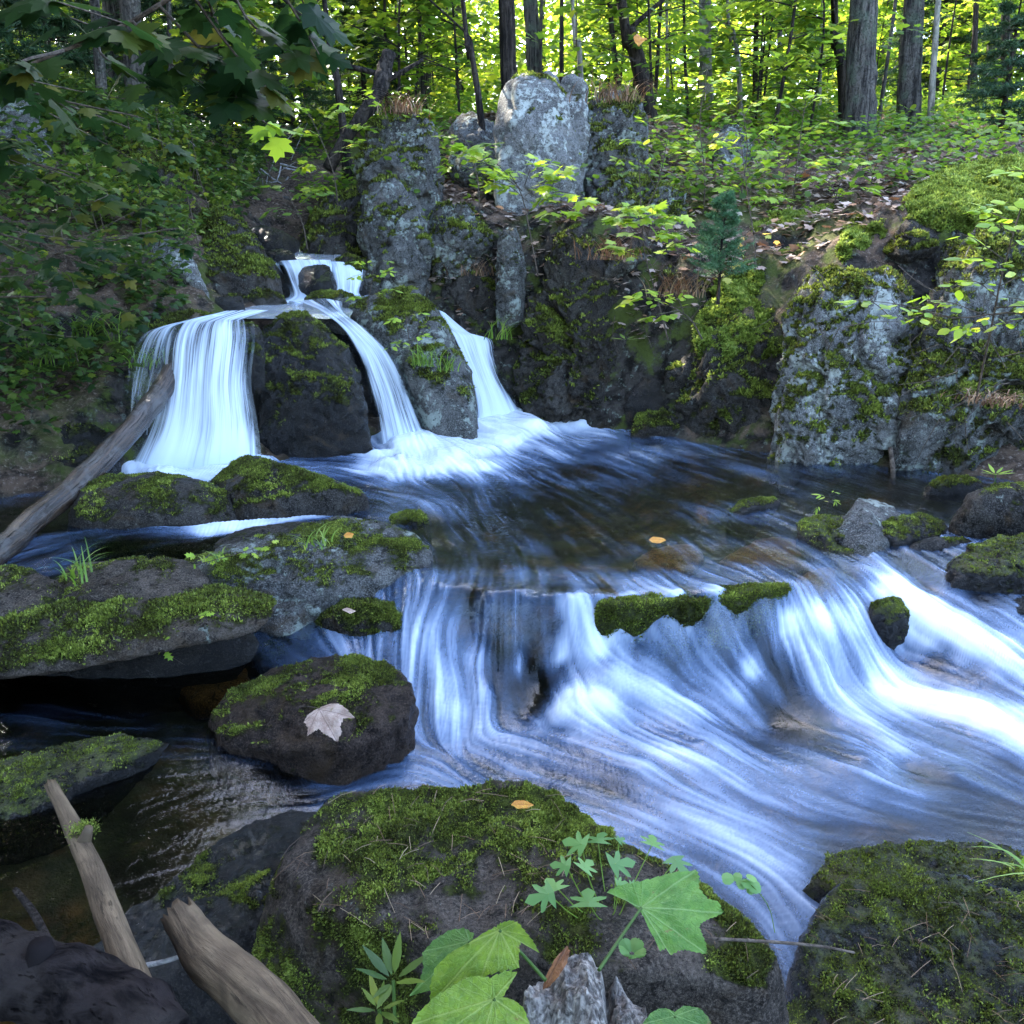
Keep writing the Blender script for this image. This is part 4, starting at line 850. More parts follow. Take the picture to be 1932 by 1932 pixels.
rock('boulder', 'rounded pale stone on top behind the tall slab', [(1010,150),(1018,138),(1035,133),(1052,140),(1055,152)], d=(8.5, 8.6), bulge=.05, back=.15, down=.2, mat='pale', sub=4, p=18, rough=0.052, crack=.02, moss=-.2, seed=262)
rock('boulder', 'pale loaf shaped stone beside the rounded one on top', [(1050,160),(1058,145),(1080,138),(1100,148),(1108,165)], d=(8.3, 8.4), bulge=.05, back=.15, down=.2, mat='pale', sub=4, p=18, rough=0.052, crack=.02, moss=-.2, seed=265)
rock('cliff_rock', 'broken grey rock with a sunlit tip under the red thatch', [(1100,340),(1095,240),(1110,185),(1150,165),(1210,175),(1225,240),(1215,310),(1180,370),(1120,390)], d=(7.7, 8.5), bulge=.15, back=.6, down=.4, mat='grey', sub=6, p=28, rough=0.081, crack=0.112, cuts=20, moss=0.12, tufts=9000, tuft=(.012, .03), seed=268, cat='cliff rock')
rock('cliff_rock', 'rubbly ochre rock below the broken grey rock', [(1120,420),(1125,360),(1160,335),(1230,335),(1290,360),(1290,410),(1220,440)], d=(7.2, 7.7), bulge=.12, back=.5, down=.4, mat='grey', sub=6, p=28, rough=0.081, crack=0.084, cuts=20, moss=0.20, tufts=9000, tuft=(.012, .03), seed=271, cat='cliff rock')
rock('boulder', 'half hidden grey rock among the saplings', [(1345,320),(1345,260),(1365,230),(1395,235),(1412,280),(1405,325),(1370,335)], d=(9.0, 9.4), bulge=.12, back=.4, down=.3, mat='grey', sub=5, p=28, rough=0.065, crack=.05, moss=0, seed=274)
rock('cliff_rock', 'dark wet wall above the far fall', [(850,640),(825,560),(830,520),(870,490),(930,480),(985,500),(1000,600),(990,690),(985,760),(950,740),(925,640)], d=(6.7, 7.1), bulge=.14, back=.6, down=.5, mat='dark', sub=6, p=28, rough=0.081, crack=0.126, cuts=20, moss=0.08, tufts=8000, tuft=(.012, .03), seed=277, cat='cliff rock')
rock('cliff_rock', 'narrow pale pillar set in the dark wall', [(935,520),(938,455),(950,428),(978,428),(990,470),(992,515),(970,540),(945,535)], d=(6.55, 6.9), bulge=.08, back=.4, down=.4, mat='grey', sub=6, p=36, rough=0.068, crack=0.084, cuts=20, moss=0.00, seed=280, cat='cliff rock')
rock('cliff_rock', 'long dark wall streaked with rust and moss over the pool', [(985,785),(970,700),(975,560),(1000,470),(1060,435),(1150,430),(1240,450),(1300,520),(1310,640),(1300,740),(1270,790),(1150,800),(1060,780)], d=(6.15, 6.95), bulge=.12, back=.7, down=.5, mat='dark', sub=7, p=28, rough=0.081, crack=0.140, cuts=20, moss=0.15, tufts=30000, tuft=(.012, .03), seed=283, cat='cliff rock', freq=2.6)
rock('boulder', 'jutting black blocks at the foot of the long dark wall', [(1180,780),(1185,730),(1220,700),(1280,705),(1310,750),(1300,810),(1230,800)], d=(5.95, 6.2), bulge=.1, back=.4, down=.4, mat='wet', sub=5, p=40, rough=0.065, crack=.08, moss=-.15, seed=286)
rock('boulder', 'low mossy stone at the water line under the dark wall', [(1187,800),(1200,778),(1240,768),(1290,780),(1305,812),(1250,822),(1200,818)], d=(5.75, 5.95), bulge=.06, back=.2, down=.3, mat='dark', sub=5, p=18, rough=0.065, crack=.03, moss=.22, tufts=7000, tuft=(.008, .02), seed=289)
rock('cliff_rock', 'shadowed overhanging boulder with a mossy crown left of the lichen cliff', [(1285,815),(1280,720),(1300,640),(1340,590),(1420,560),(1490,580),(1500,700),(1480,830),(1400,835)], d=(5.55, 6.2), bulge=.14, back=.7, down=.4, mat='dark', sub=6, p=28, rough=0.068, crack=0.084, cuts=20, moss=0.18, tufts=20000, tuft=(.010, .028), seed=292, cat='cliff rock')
rock('cliff_rock', 'huge pale lichen cliff with a mossy foot standing in the pool', [(1450,865),(1472,800),(1468,700),(1480,620),(1500,550),(1530,490),(1580,465),(1660,470),(1720,520),(1740,640),(1740,760),(1720,880),(1600,895),(1500,885)], d=(5.0, 5.85), bulge=.20, back=.7, down=.4, mat='pale', sub=7, p=28, rough=0.068, crack=0.084, cuts=20, moss=0.17, tufts=50000, tuft=(.010, .026), seed=295, cat='cliff rock', freq=2.6)
rock('cliff_rock', 'mossy right part of the cliff with a brown needle ledge', [(1700,890),(1690,780),(1710,640),(1740,520),(1800,440),(1900,430),(2050,450),(2060,700),(2050,910),(1900,930),(1790,910)], d=(4.75, 5.75), bulge=.18, back=.8, down=.4, mat='grey', sub=7, p=24, rough=0.081, crack=0.098, cuts=20, moss=0.24, tufts=50000, tuft=(.010, .026), seed=298, cat='cliff rock', freq=2.6)
# moss mounds on top
def cushion(lab, pts, dd, bulge, seed, n=40000, sub=6):
    o = rock('moss_cushion', lab, pts, d=dd, bulge=bulge, back=.35, down=.15, mat='dark', sub=sub, p=16, rough=.16, crack=.08, moss=1.2, seed=seed, cat='moss', cuts=3)
    _, V, Fa, Nv, mask, base = ROCKS[o.name]
    moss_on(o, V, Fa, Nv, mask, base, n, (.014, .032), 'sprigs', M_MOSSB)
cushion('thick bright green moss mound on the cliff top', [(1695,400),(1710,360),(1760,330),(1840,305),(1932,290),(2050,290),(2060,400),(1932,405),(1830,400),(1760,425),(1700,418)], (5.9, 7.0), .09, 310, 90000)
cushion('lower bright moss step left of the thick mound', [(1570,470),(1590,435),(1640,410),(1700,405),(1720,430),(1680,455),(1610,472)], (6.0, 6.5), .05, 313, 36000)
cushion('moss apron hanging over the shadowed boulder', [(1305,630),(1330,560),(1390,500),(1470,470),(1600,448),(1590,500),(1555,560),(1520,640),(1470,685),(1380,680)], (5.7, 6.7), .03, 316, 90000)
#cushion('small olive moss cap on the square block', [(815,405),(830,390),(870,384),(915,398),(905,415),(850,412)], (7.0, 7.15), .06, 319, 9000, 5)
#cushion('ochre moss pad on the lichen grey column', [(690,365),(695,335),(730,330),(775,345),(745,365),(715,378)], (6.95, 7.15), .06, 322, 9000, 5)
cushion('sagging moss bank under the young spruce bench', [(1400,480),(1420,420),(1500,400),(1580,390),(1560,430),(1500,470),(1440,490)], (6.7, 7.4), .1, 325, 22000, 5)

lr = np.random.default_rng(404)
for k, (px, py, Y, sz) in enumerate([(1010,640,6.75,.30),(1060,740,6.45,.28),(1170,690,6.35,.26),(1250,640,6.35,.30),(1300,720,5.95,.26),(1290,560,6.4,.28),(1180,520,6.6,.28),(1080,470,6.85,.26),(905,560,7.0,.26),(840,540,7.1,.24),(1330,690,5.85,.22),(1740,470,5.9,.26),(1680,560,5.55,.22),(1230,770,6.1,.24),(1060,800,6.35,.2),(700,560,6.9,.2),(1300,480,6.9,.25),(1120,590,6.55,.3),(1880,600,5.4,.3),(1140,780,6.2,.24)]):
    c_ = U(px, py, Y); raw_ = c_ + unit(lr.normal(size=(16, 3))) * sz * lr.uniform(.6, 1.05, (16, 1)) * [1, .9, .85] + [0, .12, 0]
    rock('cliff_rock', 'broken dark block wedged between the bigger faces of the cliff', None, raw=raw_, mat='dark' if k % 3 else 'grey', sub=5, p=40, rough=.075, crack=.08, cuts=8, moss=lr.uniform(-.1, .2), tufts=5000, tuft=(.010, .028), seed=500 + 3 * k, group='broken blocks filling the cliff', cat='cliff rock')
# ================================================================== vegetation
M_LFAR = leaf_mat('leaves_far', [(.05, .10, .014), (.10, .17, .018), (.18, .27, .025), (.29, .36, .035), (.42, .39, .06)], .65, .2)
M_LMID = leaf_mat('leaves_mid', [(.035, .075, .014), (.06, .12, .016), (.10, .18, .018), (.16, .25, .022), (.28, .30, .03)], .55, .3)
M_LBRT = leaf_mat('leaves_bright', [(.10, .18, .02), (.17, .28, .025), (.25, .37, .03), (.36, .45, .04), (.50, .46, .07)], .5, .35)  # lime green leaves, with sunlit brightness put into their colour
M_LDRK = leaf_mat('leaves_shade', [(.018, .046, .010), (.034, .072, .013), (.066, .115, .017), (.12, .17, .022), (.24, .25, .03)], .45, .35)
M_LSHD = leaf_mat('leaves_silhouette', [(.007, .020, .006), (.011, .032, .008), (.020, .046, .010), (.036, .064, .012), (.10, .095, .015)], .5, .12)  # darkened leaf copy; backlit shade is put into the colour
M_LYEL = leaf_mat('leaves_turning', [(.22, .28, .03), (.36, .36, .05), (.48, .40, .08), (.50, .26, .06), (.55, .46, .16)], .5, .3)
M_NEED = leaf_mat('conifer_needles', [(.012, .035, .016), (.022, .055, .024), (.035, .08, .03), (.05, .10, .04)], .25, .3)
M_SPRUCE = leaf_mat('young_spruce_needles', [(.025, .075, .035), (.045, .115, .05), (.065, .15, .065), (.09, .18, .08)], .3, .3)
M_GRASS = leaf_mat('grass_blades', [(.05, .10, .012), (.09, .17, .02), (.15, .25, .03), (.24, .30, .06)], .4, .4)
M_LITT = leaf_mat('dry_leaves', [(.085, .055, .038), (.16, .11, .08), (.25, .18, .14), (.34, .26, .21), (.28, .13, .05)], .15, .3)
M_THATCH = leaf_mat('dry_needles', [(.07, .04, .022), (.14, .075, .04), (.22, .13, .075), (.30, .22, .13)], .1, .3)

def proj(P):
    P = np.asarray(P, float); q = P - [0, 0, CAMZ]
    dpt = q[:, 1] * cp - q[:, 2] * sp_; upv = q[:, 1] * sp_ + q[:, 2] * cp
    return CX + F * q[:, 0] / dpt, CY - F * upv / dpt
def gz1(x, y): return float(ground_z(np.array([[x, y]]))[0])
def flat_leaves(bag, tmpl, P, size, rnd, tilt=.45, droop=.25, az=None):
    """leaves held roughly level, tips drooping"""
    n = len(P)
    if n == 0: return
    a = rng.uniform(0, 2 * pi, n) if az is None else az
    f = np.column_stack([np.cos(a), np.sin(a), -droop + rng.normal(size=n) * .25])
    nr = np.column_stack([rng.normal(size=n) * tilt, rng.normal(size=n) * tilt, np.ones(n)])
    add_leaves(bag, tmpl, P, f, nr, size, rnd)

# ---------------------------------------------------------------- crowns above the picture, shared between the added shade trees
def crown_mesh(name, seed, rx, rz, n, mat, leaf=(.10, .17), clumps=60):
    lr = np.random.default_rng(seed)
    c = unit(lr.normal(size=(clumps, 3))) * (lr.random((clumps, 1)) ** .45) * [rx, rx, rz]
    k = lr.integers(0, clumps, n)
    P = c[k] + lr.normal(size=(n, 3)) * [rx * .17, rx * .17, rz * .06]
    bag = Bag()
    a = lr.uniform(0, 2 * pi, n)
    f = np.column_stack([np.cos(a), np.sin(a), -.3 + lr.normal(size=n) * .3]); nr = np.column_stack([lr.normal(size=(n, 2)) * .5, np.ones(n)])
    add_leaves(bag, DIA, P, f, nr, lr.uniform(leaf[0], leaf[1], n), np.clip(lr.random(n) * .6 + .4 * lr.random(clumps)[k], 0, 1))
    # limbs reaching the clumps
    return bag.mesh(name, mat), c
CROWNS = [crown_mesh('crown', 900 + k, 2.4 + .2 * k, 1.9, 9000, M_LMID) for k in range(3)]
CROWN_H = crown_mesh('crown', 950, 2.1, 3.0, 12000, M_NEED, (.10, .20), 110)
def tall_tree(kind, label, bx, by, Y, tx, w, mat=M_BARK, curve=None, crown=None, ch=None, group=None, height=None, rough=.12, limbs=3, cat='tree', base=None, xy=None):
    """trunk seen from (bx,by) up to (tx,0); w = its width in picture pixels"""
    if xy is None:
        b0 = U(bx, by, Y); t0 = U(tx, 0, Y)
    else:
        b0 = np.array([xy[0], xy[1], gz1(*xy)]); t0 = b0 + [rng.normal() * .12, .05, 2.2]
    dpt = b0[1] * cp - (b0[2] - CAMZ) * sp_
    r = w * dpt / F / 2 if xy is None else w
    dirv = unit(t0 - b0)
    H = height or 9.5
    n = 26 if r > .08 else 18
    pts = [b0 - dirv * .4]
    if curve is not None: pts += [U(a, b_, Y) for a, b_ in curve]
    mid = t0
    pts += [mid, mid + unit(dirv + [0, 0, .6]) * (H - np.linalg.norm(mid - b0))]
    line = spline(pts, n)
    s = np.linspace(0, 1, n)
    rad = r * (1.0 - .62 * s)
    rad[:3] *= np.array([1.45, 1.25, 1.08])
    root = empty(kind, b0, label, cat, group)
    bag = Bag(); bag.add(*tube(line, rad, 20 if r > .09 else 9, rough, int(bx) % 97))
    top = line[-1]
    for k in range(limbs):
        q = line[int(n * (.55 + .13 * k))]; a = rng.uniform(0, 2 * pi); L = rng.uniform(1., 2.)
        e = q + np.array([cos(a) * L, sin(a) * L, L * .5])
        bag.add(*tube(spline([q, (q + e) / 2 + [0, 0, .15], e], 6), np.linspace(r * .3, r * .08, 6), 6))
    link('trunk', bag.mesh('trunk', mat, b0, True), root)
    if crown is not None:
        me = CROWN_H[0] if crown == 'h' else CROWNS[crown][0]
        o = link('crown', me, root); o.location = tuple((line[-5] if ch is None else line[-5] + np.array(ch)) - b0); o.rotation_euler = (0, 0, rng.uniform(0, 6))
    return root
T = [
 ('pine_tree', 'thickest trunk with furrowed grey bark behind the mossy bank', 1624, 262, 10.4, 1629, 70, M_BARK, None, 0),
 ('pine_tree', 'second thick furrowed trunk right of the thickest one', 1715, 250, 11.2, 1724, 52, M_BARK, None, 1),
 ('maple_tree', 'thin pale trunk pressed against the second thick one', 1756, 240, 10.9, 1770, 15, M_BARKP, None, None),
 ('maple_tree', 'dark trunk bending along the left side of the thickest trunk', 1592, 200, 11.2, 1574, 24, M_BARKD, [(1588, 120), (1575, 60)], None),
 ('pine_tree', 'dark stout trunk behind the tall slab', 964, 190, 10.3, 955, 42, M_BARKD, None, None),
 ('maple_tree', 'slim dark trunk leaning left between the outcrop and the tall slab', 912, 285, 8.6, 873, 15, M_BARKD, [(905, 200), (885, 70)], None),
 ('pine_tree', 'stout trunk leaning left above the red thatch', 1216, 190, 10.6, 1172, 34, M_BARKD, [(1205, 120), (1185, 50)], 1),
 ('maple_tree', 'pale grey trunk with peeling bark far behind the saplings', 1337, 255, 13.5, 1330, 30, M_BARKP, None, 2),
 ('birch_tree', 'slender pale pole rising right of the tall slab', 1094, 165, 11.5, 1080, 12, M_BARKP, [(1092, 80)], None),
 ('maple_tree', 'slender dark pole beside the slender pale pole', 1060, 170, 12.5, 1060, 11, M_BARKD, None, None),
 ('maple_tree', 'short crooked tan trunk between pale trunk and the saplings', 1392, 225, 12.5, 1372, 11, M_BARKP, [(1395, 150), (1385, 60)], None),
 ('maple_tree', 'dark slender trunk with a lean crossing the leaning stout trunk', 1172, 180, 12.8, 1150, 14, M_BARKD, None, None),
 ('maple_tree', 'straight dark pole above the half hidden rock', 1425, 240, 13.6, 1428, 12, M_BARKD, None, 0),
 ('maple_tree', 'twin dark pole next to the straight one', 1470, 250, 14.2, 1473, 13, M_BARK, None, None),
 ('maple_tree', 'grey pole left of the bending dark trunk', 1545, 270, 13.0, 1552, 9, M_BARKP, None, None),
 ('maple_tree', 'thin trunk slanting right behind the second thick trunk', 1660, 210, 12.4, 1690, 9, M_BARK, None, None),
 ('maple_tree', 'dark trunk at the right behind the low hemlock', 1838, 260, 12.6, 1842, 14, M_BARKD, None, 1),
 ('maple_tree', 'reddish dark trunk at the right rim of the wood', 1905, 255, 11.6, 1898, 22, M_BARKD, None, 2),
 ('cedar_tree', 'dark leaning cedar above the cascade', 648, 270, 9.2, 612, 17, M_BARKD, [(640, 180), (622, 80)], None),
 ('maple_tree', 'grey trunk deep in the dark left slope', 196, 250, 8.4, 178, 26, M_BARK, None, None),
 ('maple_tree', 'faint thin trunk right of the grey slope trunk', 322, 300, 9.4, 318, 12, M_BARK, None, None),
 ('maple_tree', 'thin dim trunk over the ravine hollow', 500, 270, 11.5, 492, 10, M_BARKD, None, None),
 ('maple_tree', 'dim pole left of the slim leaning trunk', 800, 215, 12.0, 790, 9, M_BARK, None, None),
 ('maple_tree', 'dim greyish pole behind the humped outcrop', 745, 215, 12.8, 748, 10, M_BARKP, None, None),
 ('maple_tree', 'thin pole between the dark stout trunk and slender dark pole', 1018, 170, 13.2, 1022, 8, M_BARK, None, None),
 ('maple_tree', 'thin grey pole right of the leaning stout trunk', 1262, 210, 13.8, 1258, 8, M_BARKP, None, None),
 ('maple_tree', 'hair thin pole in front of the pale grey trunk', 1300, 230, 12.2, 1290, 7, M_BARKD, None, None),
]
for kind, lab, bx, by, Y, tx, w_, m_, cv_, cr in T:
    if bx > 1000: cr = None
    tall_tree(kind, lab, bx, by, Y, tx, w_, m_, cv_, cr, ch=(0, 0, 0), height=9.5 if cr is not None else 6.5, limbs=3 if cr is not None else 1)
# added canopy trees, mostly out of view; their crowns shade the gorge
for k, (x, y, r_, cr) in enumerate([(-6.6, 8.6, .16, 0), (-4.6, 11.2, .14, 1), (-7.8, 12.4, .18, 2), (-9.6, 9.4, .2, 1), (-5.6, 5.6, .15, 'h'), (-6.4, 2.6, .18, 'h'), (-5.0, -.8, .2, 'h'), (-10.5, 14.5, .2, 2), (-3.6, 9.2, .12, 'h'), (-8.4, 6.4, .16, 'h'), (.4, 14.6, .14, 1), (-4.3, 3.7, .15, 'h'), (-3.9, 1.2, .15, 'h'), (-3.2, -1.4, .17, 'h'), (-.8, -3.4, .18, 'h'), (-2.7, .5, .14, 'h'), (-1.7, -1.7, .14, 'h'), (-5.3, 7.6, .14, 'h'), (-6.1, 9.9, .14, 1), (-4.7, 5.0, .13, 'h'), (-4.1, 6.9, .12, 'h'), (-1.5, 16.5, .14, 0), (-6.2, 16.5, .15, 2)]):
    tall_tree('shade_hemlock' if cr == 'h' else 'maple_tree', 'canopy tree added so its crown shades the gorge' , 0, 0, 0, 0, r_, M_BARK, None, cr, ch=(0, 0, -1.6 if y < 4 and x < -3 else -.6), group='canopy trees added to shade the gorge', height=8.2, xy=(x, y))

# ---------------------------------------------------------------- young maples and far woods
def spray_tree(seed, h, spread, n, mat, leaf, tmpl, layers=9):
    lr = np.random.default_rng(seed)
    st = Bag(); lf = Bag()
    top = np.array([lr.normal() * .15, lr.normal() * .15, h])
    line = spline([(0, 0, -.2), (lr.normal() * .08, lr.normal() * .08, h * .5), top], 10)
    st.add(*tube(line, np.linspace(.016, .004, 10) * (h / 2.2), 6))
    for k in range(layers):
        z = h * (.22 + .78 * k / (layers - 1)); q = np.array([np.interp(z, line[:, 2], line[:, 0]), np.interp(z, line[:, 2], line[:, 1]), z])
        for j in range(3):
            a = lr.uniform(0, 2 * pi); L = spread * lr.uniform(.5, 1.) * (1.1 - .6 * k / layers)
            e = q + [cos(a) * L, sin(a) * L, L * lr.uniform(-.05, .35)]
            st.add(*tube(spline([q, (q + e) / 2 + [0, 0, .05], e], 5), np.linspace(.006, .002, 5), 4))
            m = n // (layers * 3)
            s = lr.uniform(.25, 1.05, m)
            P = q + (e - q) * s[:, None] + np.column_stack([lr.normal(size=(m, 2)) * .10 * spread / .8, lr.normal(size=m) * .03])
            aa = a + lr.normal(size=m) * .9
            f = np.column_stack([np.cos(aa), np.sin(aa), -.25 + lr.normal(size=m) * .2]); nr = np.column_stack([lr.normal(size=(m, 2)) * .35, np.ones(m)])
            add_leaves(lf, tmpl, P, f, nr, lr.uniform(leaf[0], leaf[1], m), np.clip(lr.normal(.5, .22, m), 0, 1))
    return st.mesh('trunk', M_BARKD), lf.mesh('foliage', mat)
PROTO = [spray_tree(300 + k, 2.0 + .4 * k, .95, 560, M_LMID if k < 2 else M_LFAR, (.075, .13), MAPLE_S) for k in range(4)]
spots = []
lr = np.random.default_rng(41)
while len(spots) < 46:
    Y = lr.uniform(9.8, 16.5); px = lr.uniform(-60, 1990); x = (px - CX) / F * Y * .99
    if px < 620 and lr.random() < .35: continue
    if 1560 < px < 1800 and Y < 12.2: continue
    if 930 < px < 1120 and Y < 10.8: continue
    spots.append((x, Y))
gzs = ground_z(np.array(spots))
for k, ((x, y), z) in enumerate(zip(spots, gzs)):
    st, lf = PROTO[k % 4]
    r0 = empty('young_maple', (x, y, z), 'young maple with level sprays of green leaves in the understorey', 'sapling', 'young maples under the tall trees')
    r0.rotation_euler = (0, 0, lr.uniform(0, 6.28)); s = lr.uniform(.75, 1.25); r0.scale = (s, s, s)
    link('trunk', st, r0); link('foliage', lf, r0)
# far woods: one mass of sunlit leaves and stems
lr = np.random.default_rng(77)
n = 330000
P = np.column_stack([lr.uniform(-20, 20, n), lr.uniform(16, 32, n), lr.uniform(0, 1, n)])
gz = ground_z(P[:, :2])
P[:, 2] = gz + .2 + P[:, 2] ** .9 * 7.5
den = fbm(P * [.55, .45, .9], 3, 120)
keep = den > -.10 + .38 * sstep(3.2, 6.5, P[:, 2] - gz) * (P[:, 0] > -4) + .1 * lr.normal(size=n)
P = P[keep][:125000]; n = len(P)
bag = Bag()
a = lr.uniform(0, 2 * pi, n)
add_leaves(bag, DIA, P, np.column_stack([np.cos(a), np.sin(a), -.3 + .3 * lr.normal(size=n)]), np.column_stack([lr.normal(size=(n, 2)) * .5, np.ones(n)]), lr.uniform(.12, .24, n) * (1 + .4 * (P[:, 1] > 24)), np.clip(.5 + .6 * fbm(P * .5, 2, 130) + lr.normal(size=n) * .15, 0, 1))
wood = link('distant_woods', bag.mesh('distant_woods', M_LFAR)); tag(wood, 'sunlit yellow green woods far behind the trunks', None, None, 'stuff')
sb = Bag()
for k in range(60):
    x, y = lr.uniform(-19, 19), lr.uniform(16, 30); z = gz1(x, y)
    sb.add(*tube(spline([(x, y, z - .2), (x + lr.normal() * .3, y, z + 5), (x + lr.normal() * .5, y, z + 10)], 6), np.linspace(1, .5, 6) * lr.uniform(.05, .17), 7))
so = link('distant_stems', sb.mesh('distant_stems', M_BARK, (0, 0, 0), True), wood)
so['kind'] = 'stuff'

# ---------------------------------------------------------------- hemlock branches, dark left forest
def conifer(seed, h, spread, n, mat, L=(.03, .06), whorls=16, droop=.15):
    lr = np.random.default_rng(seed); st = Bag(); nd = Bag()
    st.add(*tube([(0, 0, -.1), (0, 0, h * .5), (.02, 0, h)], [.02 * h, .012 * h, .003], 7))
    tw = []
    for k in range(whorls):
        z = h * (.10 + .88 * k / whorls)
        for j in range(6):
            a = lr.uniform(0, 2 * pi); l = spread * (1.02 - z / h) * lr.uniform(.7, 1.1) + .03
            q = np.array([0, 0, z]); e = np.array([cos(a) * l, sin(a) * l, z + l * lr.uniform(.0, .4) - droop * l])
            st.add(*tube(spline([q, (q + e) / 2 + [0, 0, .04 * l], e], 4), [.004 * h, .0025 * h, .0015 * h, .001], 4))
            tw.append((q, e))
            for s in (.35, .5, .65, .8):
                for sg in (1, -1):
                    b0 = q + (e - q) * s; d = unit(e - q); sd = np.array([-d[1], d[0], 0.]) * sg
                    tw.append((b0, b0 + (d * .6 + sd * .8) * l * .32 * (1.15 - s)))
    per = max(4, n // len(tw))
    Q = np.array([t_[0] for t_ in tw]); E = np.array([t_[1] for t_ in tw])
    k = np.repeat(np.arange(len(tw)), per); s = lr.uniform(.1, 1, len(k))[:, None]
    P = Q[k] + (E - Q)[k] * s; d = unit((E - Q)[k])
    f = unit(d * .7 + lr.normal(size=(len(k), 3)) * .6)
    NE = (np.array([(-.07, 0, 0), (.07, 0, 0), (0, 1, 0.)]), np.array([[0, 1, 2]]))
    add_leaves(nd, NE, P, f, lr.normal(size=(len(k), 3)), lr.uniform(L[0], L[1], len(k)), np.clip(lr.normal(.5, .25, len(k)), 0, 1))
    return st.mesh('trunk', M_BARKD), nd.mesh('needles', mat)
sp_st, sp_nd = conifer(5, .62, .26, 16000, M_SPRUCE, (.018, .034), 18, -.25)
b0 = U(1356, 545, 6.05)
o = empty('young_spruce', b0, 'small blue green spruce seedling on the bench above the dark wall', 'spruce'); link('trunk', sp_st, o); link('needles', sp_nd, o)
h_st, h_nd = conifer(9, 2.4, 1.15, 26000, M_NEED, (.05, .10), 15, .2)
for k, (px, py, Y, s, lab) in enumerate([(1880, 300, 10.6, .78, 'dark spreading hemlock at the right rim of the wood'), (120, 300, 9.6, 1.0, 'dark hemlock high on the left slope'), (420, 330, 10.6, 1.05, 'hemlock behind the ravine hollow'),
                                    (250, 300, 11.2, 1.2, 'tall dim hemlock left of the ravine hollow'), (560, 330, 11.8, .9, 'hemlock under the leaning cedar'), (-60, 380, 8.6, 1.2, 'black green hemlock at the left rim'), (690, 250, 12.6, .9, 'small hemlock behind the humped outcrop'), (1760, 210, 14.5, 1.2, 'hemlock between the thick trunks and the right rim')]):
    o = empty('hemlock', U(px, py, Y), lab, 'hemlock'); o.scale = (s, s, s); o.rotation_euler = (0, 0, k * 1.3)
    link('trunk', h_st, o); link('needles', h_nd, o)

# ---------------------------------------------------------------- undergrowth of the left slope
lr = np.random.default_rng(21)
n = 110000
Q = np.column_stack([lr.uniform(-7.5, -.8, n), lr.uniform(4.6, 10, n)])
z = ground_z(Q)
hgt = lr.uniform(.02, 1., n) ** 1.4 * (.25 + .4 * sstep(-1.2, -3.2, Q[:, 0]))
P = np.column_stack([Q, z + hgt])
px, py = proj(P)
lim = np.interp(py, [0, 250, 330, 420, 500, 560, 640, 720, 800, 860], [520, 520, 480, 400, 330, 330, 250, 225, 200, -50])
keep = (px < lim + 25 * lr.normal(size=n)) & (px > -120) & (py < 850) & (fbm(P * 1.9, 3, 140) > -.02) & (lr.random(n) < np.interp(py, [250, 600, 800], [1., .95, .7]))
P = P[keep][:30000]; n = len(P)
bag = Bag()
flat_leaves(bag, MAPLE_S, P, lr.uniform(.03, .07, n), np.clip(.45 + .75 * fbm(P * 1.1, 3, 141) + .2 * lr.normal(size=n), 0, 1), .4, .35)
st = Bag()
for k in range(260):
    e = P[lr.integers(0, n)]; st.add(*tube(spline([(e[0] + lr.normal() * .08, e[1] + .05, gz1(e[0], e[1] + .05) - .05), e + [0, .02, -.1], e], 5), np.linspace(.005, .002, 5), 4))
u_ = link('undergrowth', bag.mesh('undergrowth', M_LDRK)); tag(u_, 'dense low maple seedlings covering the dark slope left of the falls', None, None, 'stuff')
link('stems', st.mesh('stems', M_TWIG), u_)
# forest floor of the right bank: dry leaves and low herbs
n = 52000
Q = np.column_stack([lr.uniform(-1.2, 8, n), lr.uniform(6.2, 14, n)]); z = ground_z(Q); P = np.column_stack([Q, z + .012 + .02 * lr.random(n)])
px, py = proj(P)
keep = (px > 640) & (px < 2000) & (py < 640) & (fbm(P * 1.4, 3, 150) > -.28); P = P[keep][:17000]; n = len(P)
bag = Bag(); flat_leaves(bag, MAPLE_S, P, lr.uniform(.04, .085, n), np.clip(lr.normal(.5, .27, n), 0, 1), .35, 0.)
tag(link('leaf_litter', bag.mesh('leaf_litter', M_LITT)), 'pinkish brown dry leaves lying on the right bank', None, None, 'stuff')
n = 60000
Q = np.column_stack([lr.uniform(-3, 9, n), lr.uniform(7.4, 15, n)]); z = ground_z(Q); P = np.column_stack([Q, z + .03 + .32 * lr.random(n) ** 1.6])
px, py = proj(P)
keep = (px > 560) & (px < 2000) & (py < 400) & (fbm(P * 1.0, 3, 151) > .0 - .3 * sstep(10, 13, P[:, 1])); P = P[keep][:20000]; n = len(P)
bag = Bag(); flat_leaves(bag, OVATE, P, lr.uniform(.045, .10, n), np.clip(.5 + .4 * fbm(P, 2, 152) + .2 * lr.normal(size=n), 0, 1), .5, .2)
tag(link('low_herbs', bag.mesh('low_herbs', M_LMID)), 'low green herbs spreading under the tall trees', None, None, 'stuff')
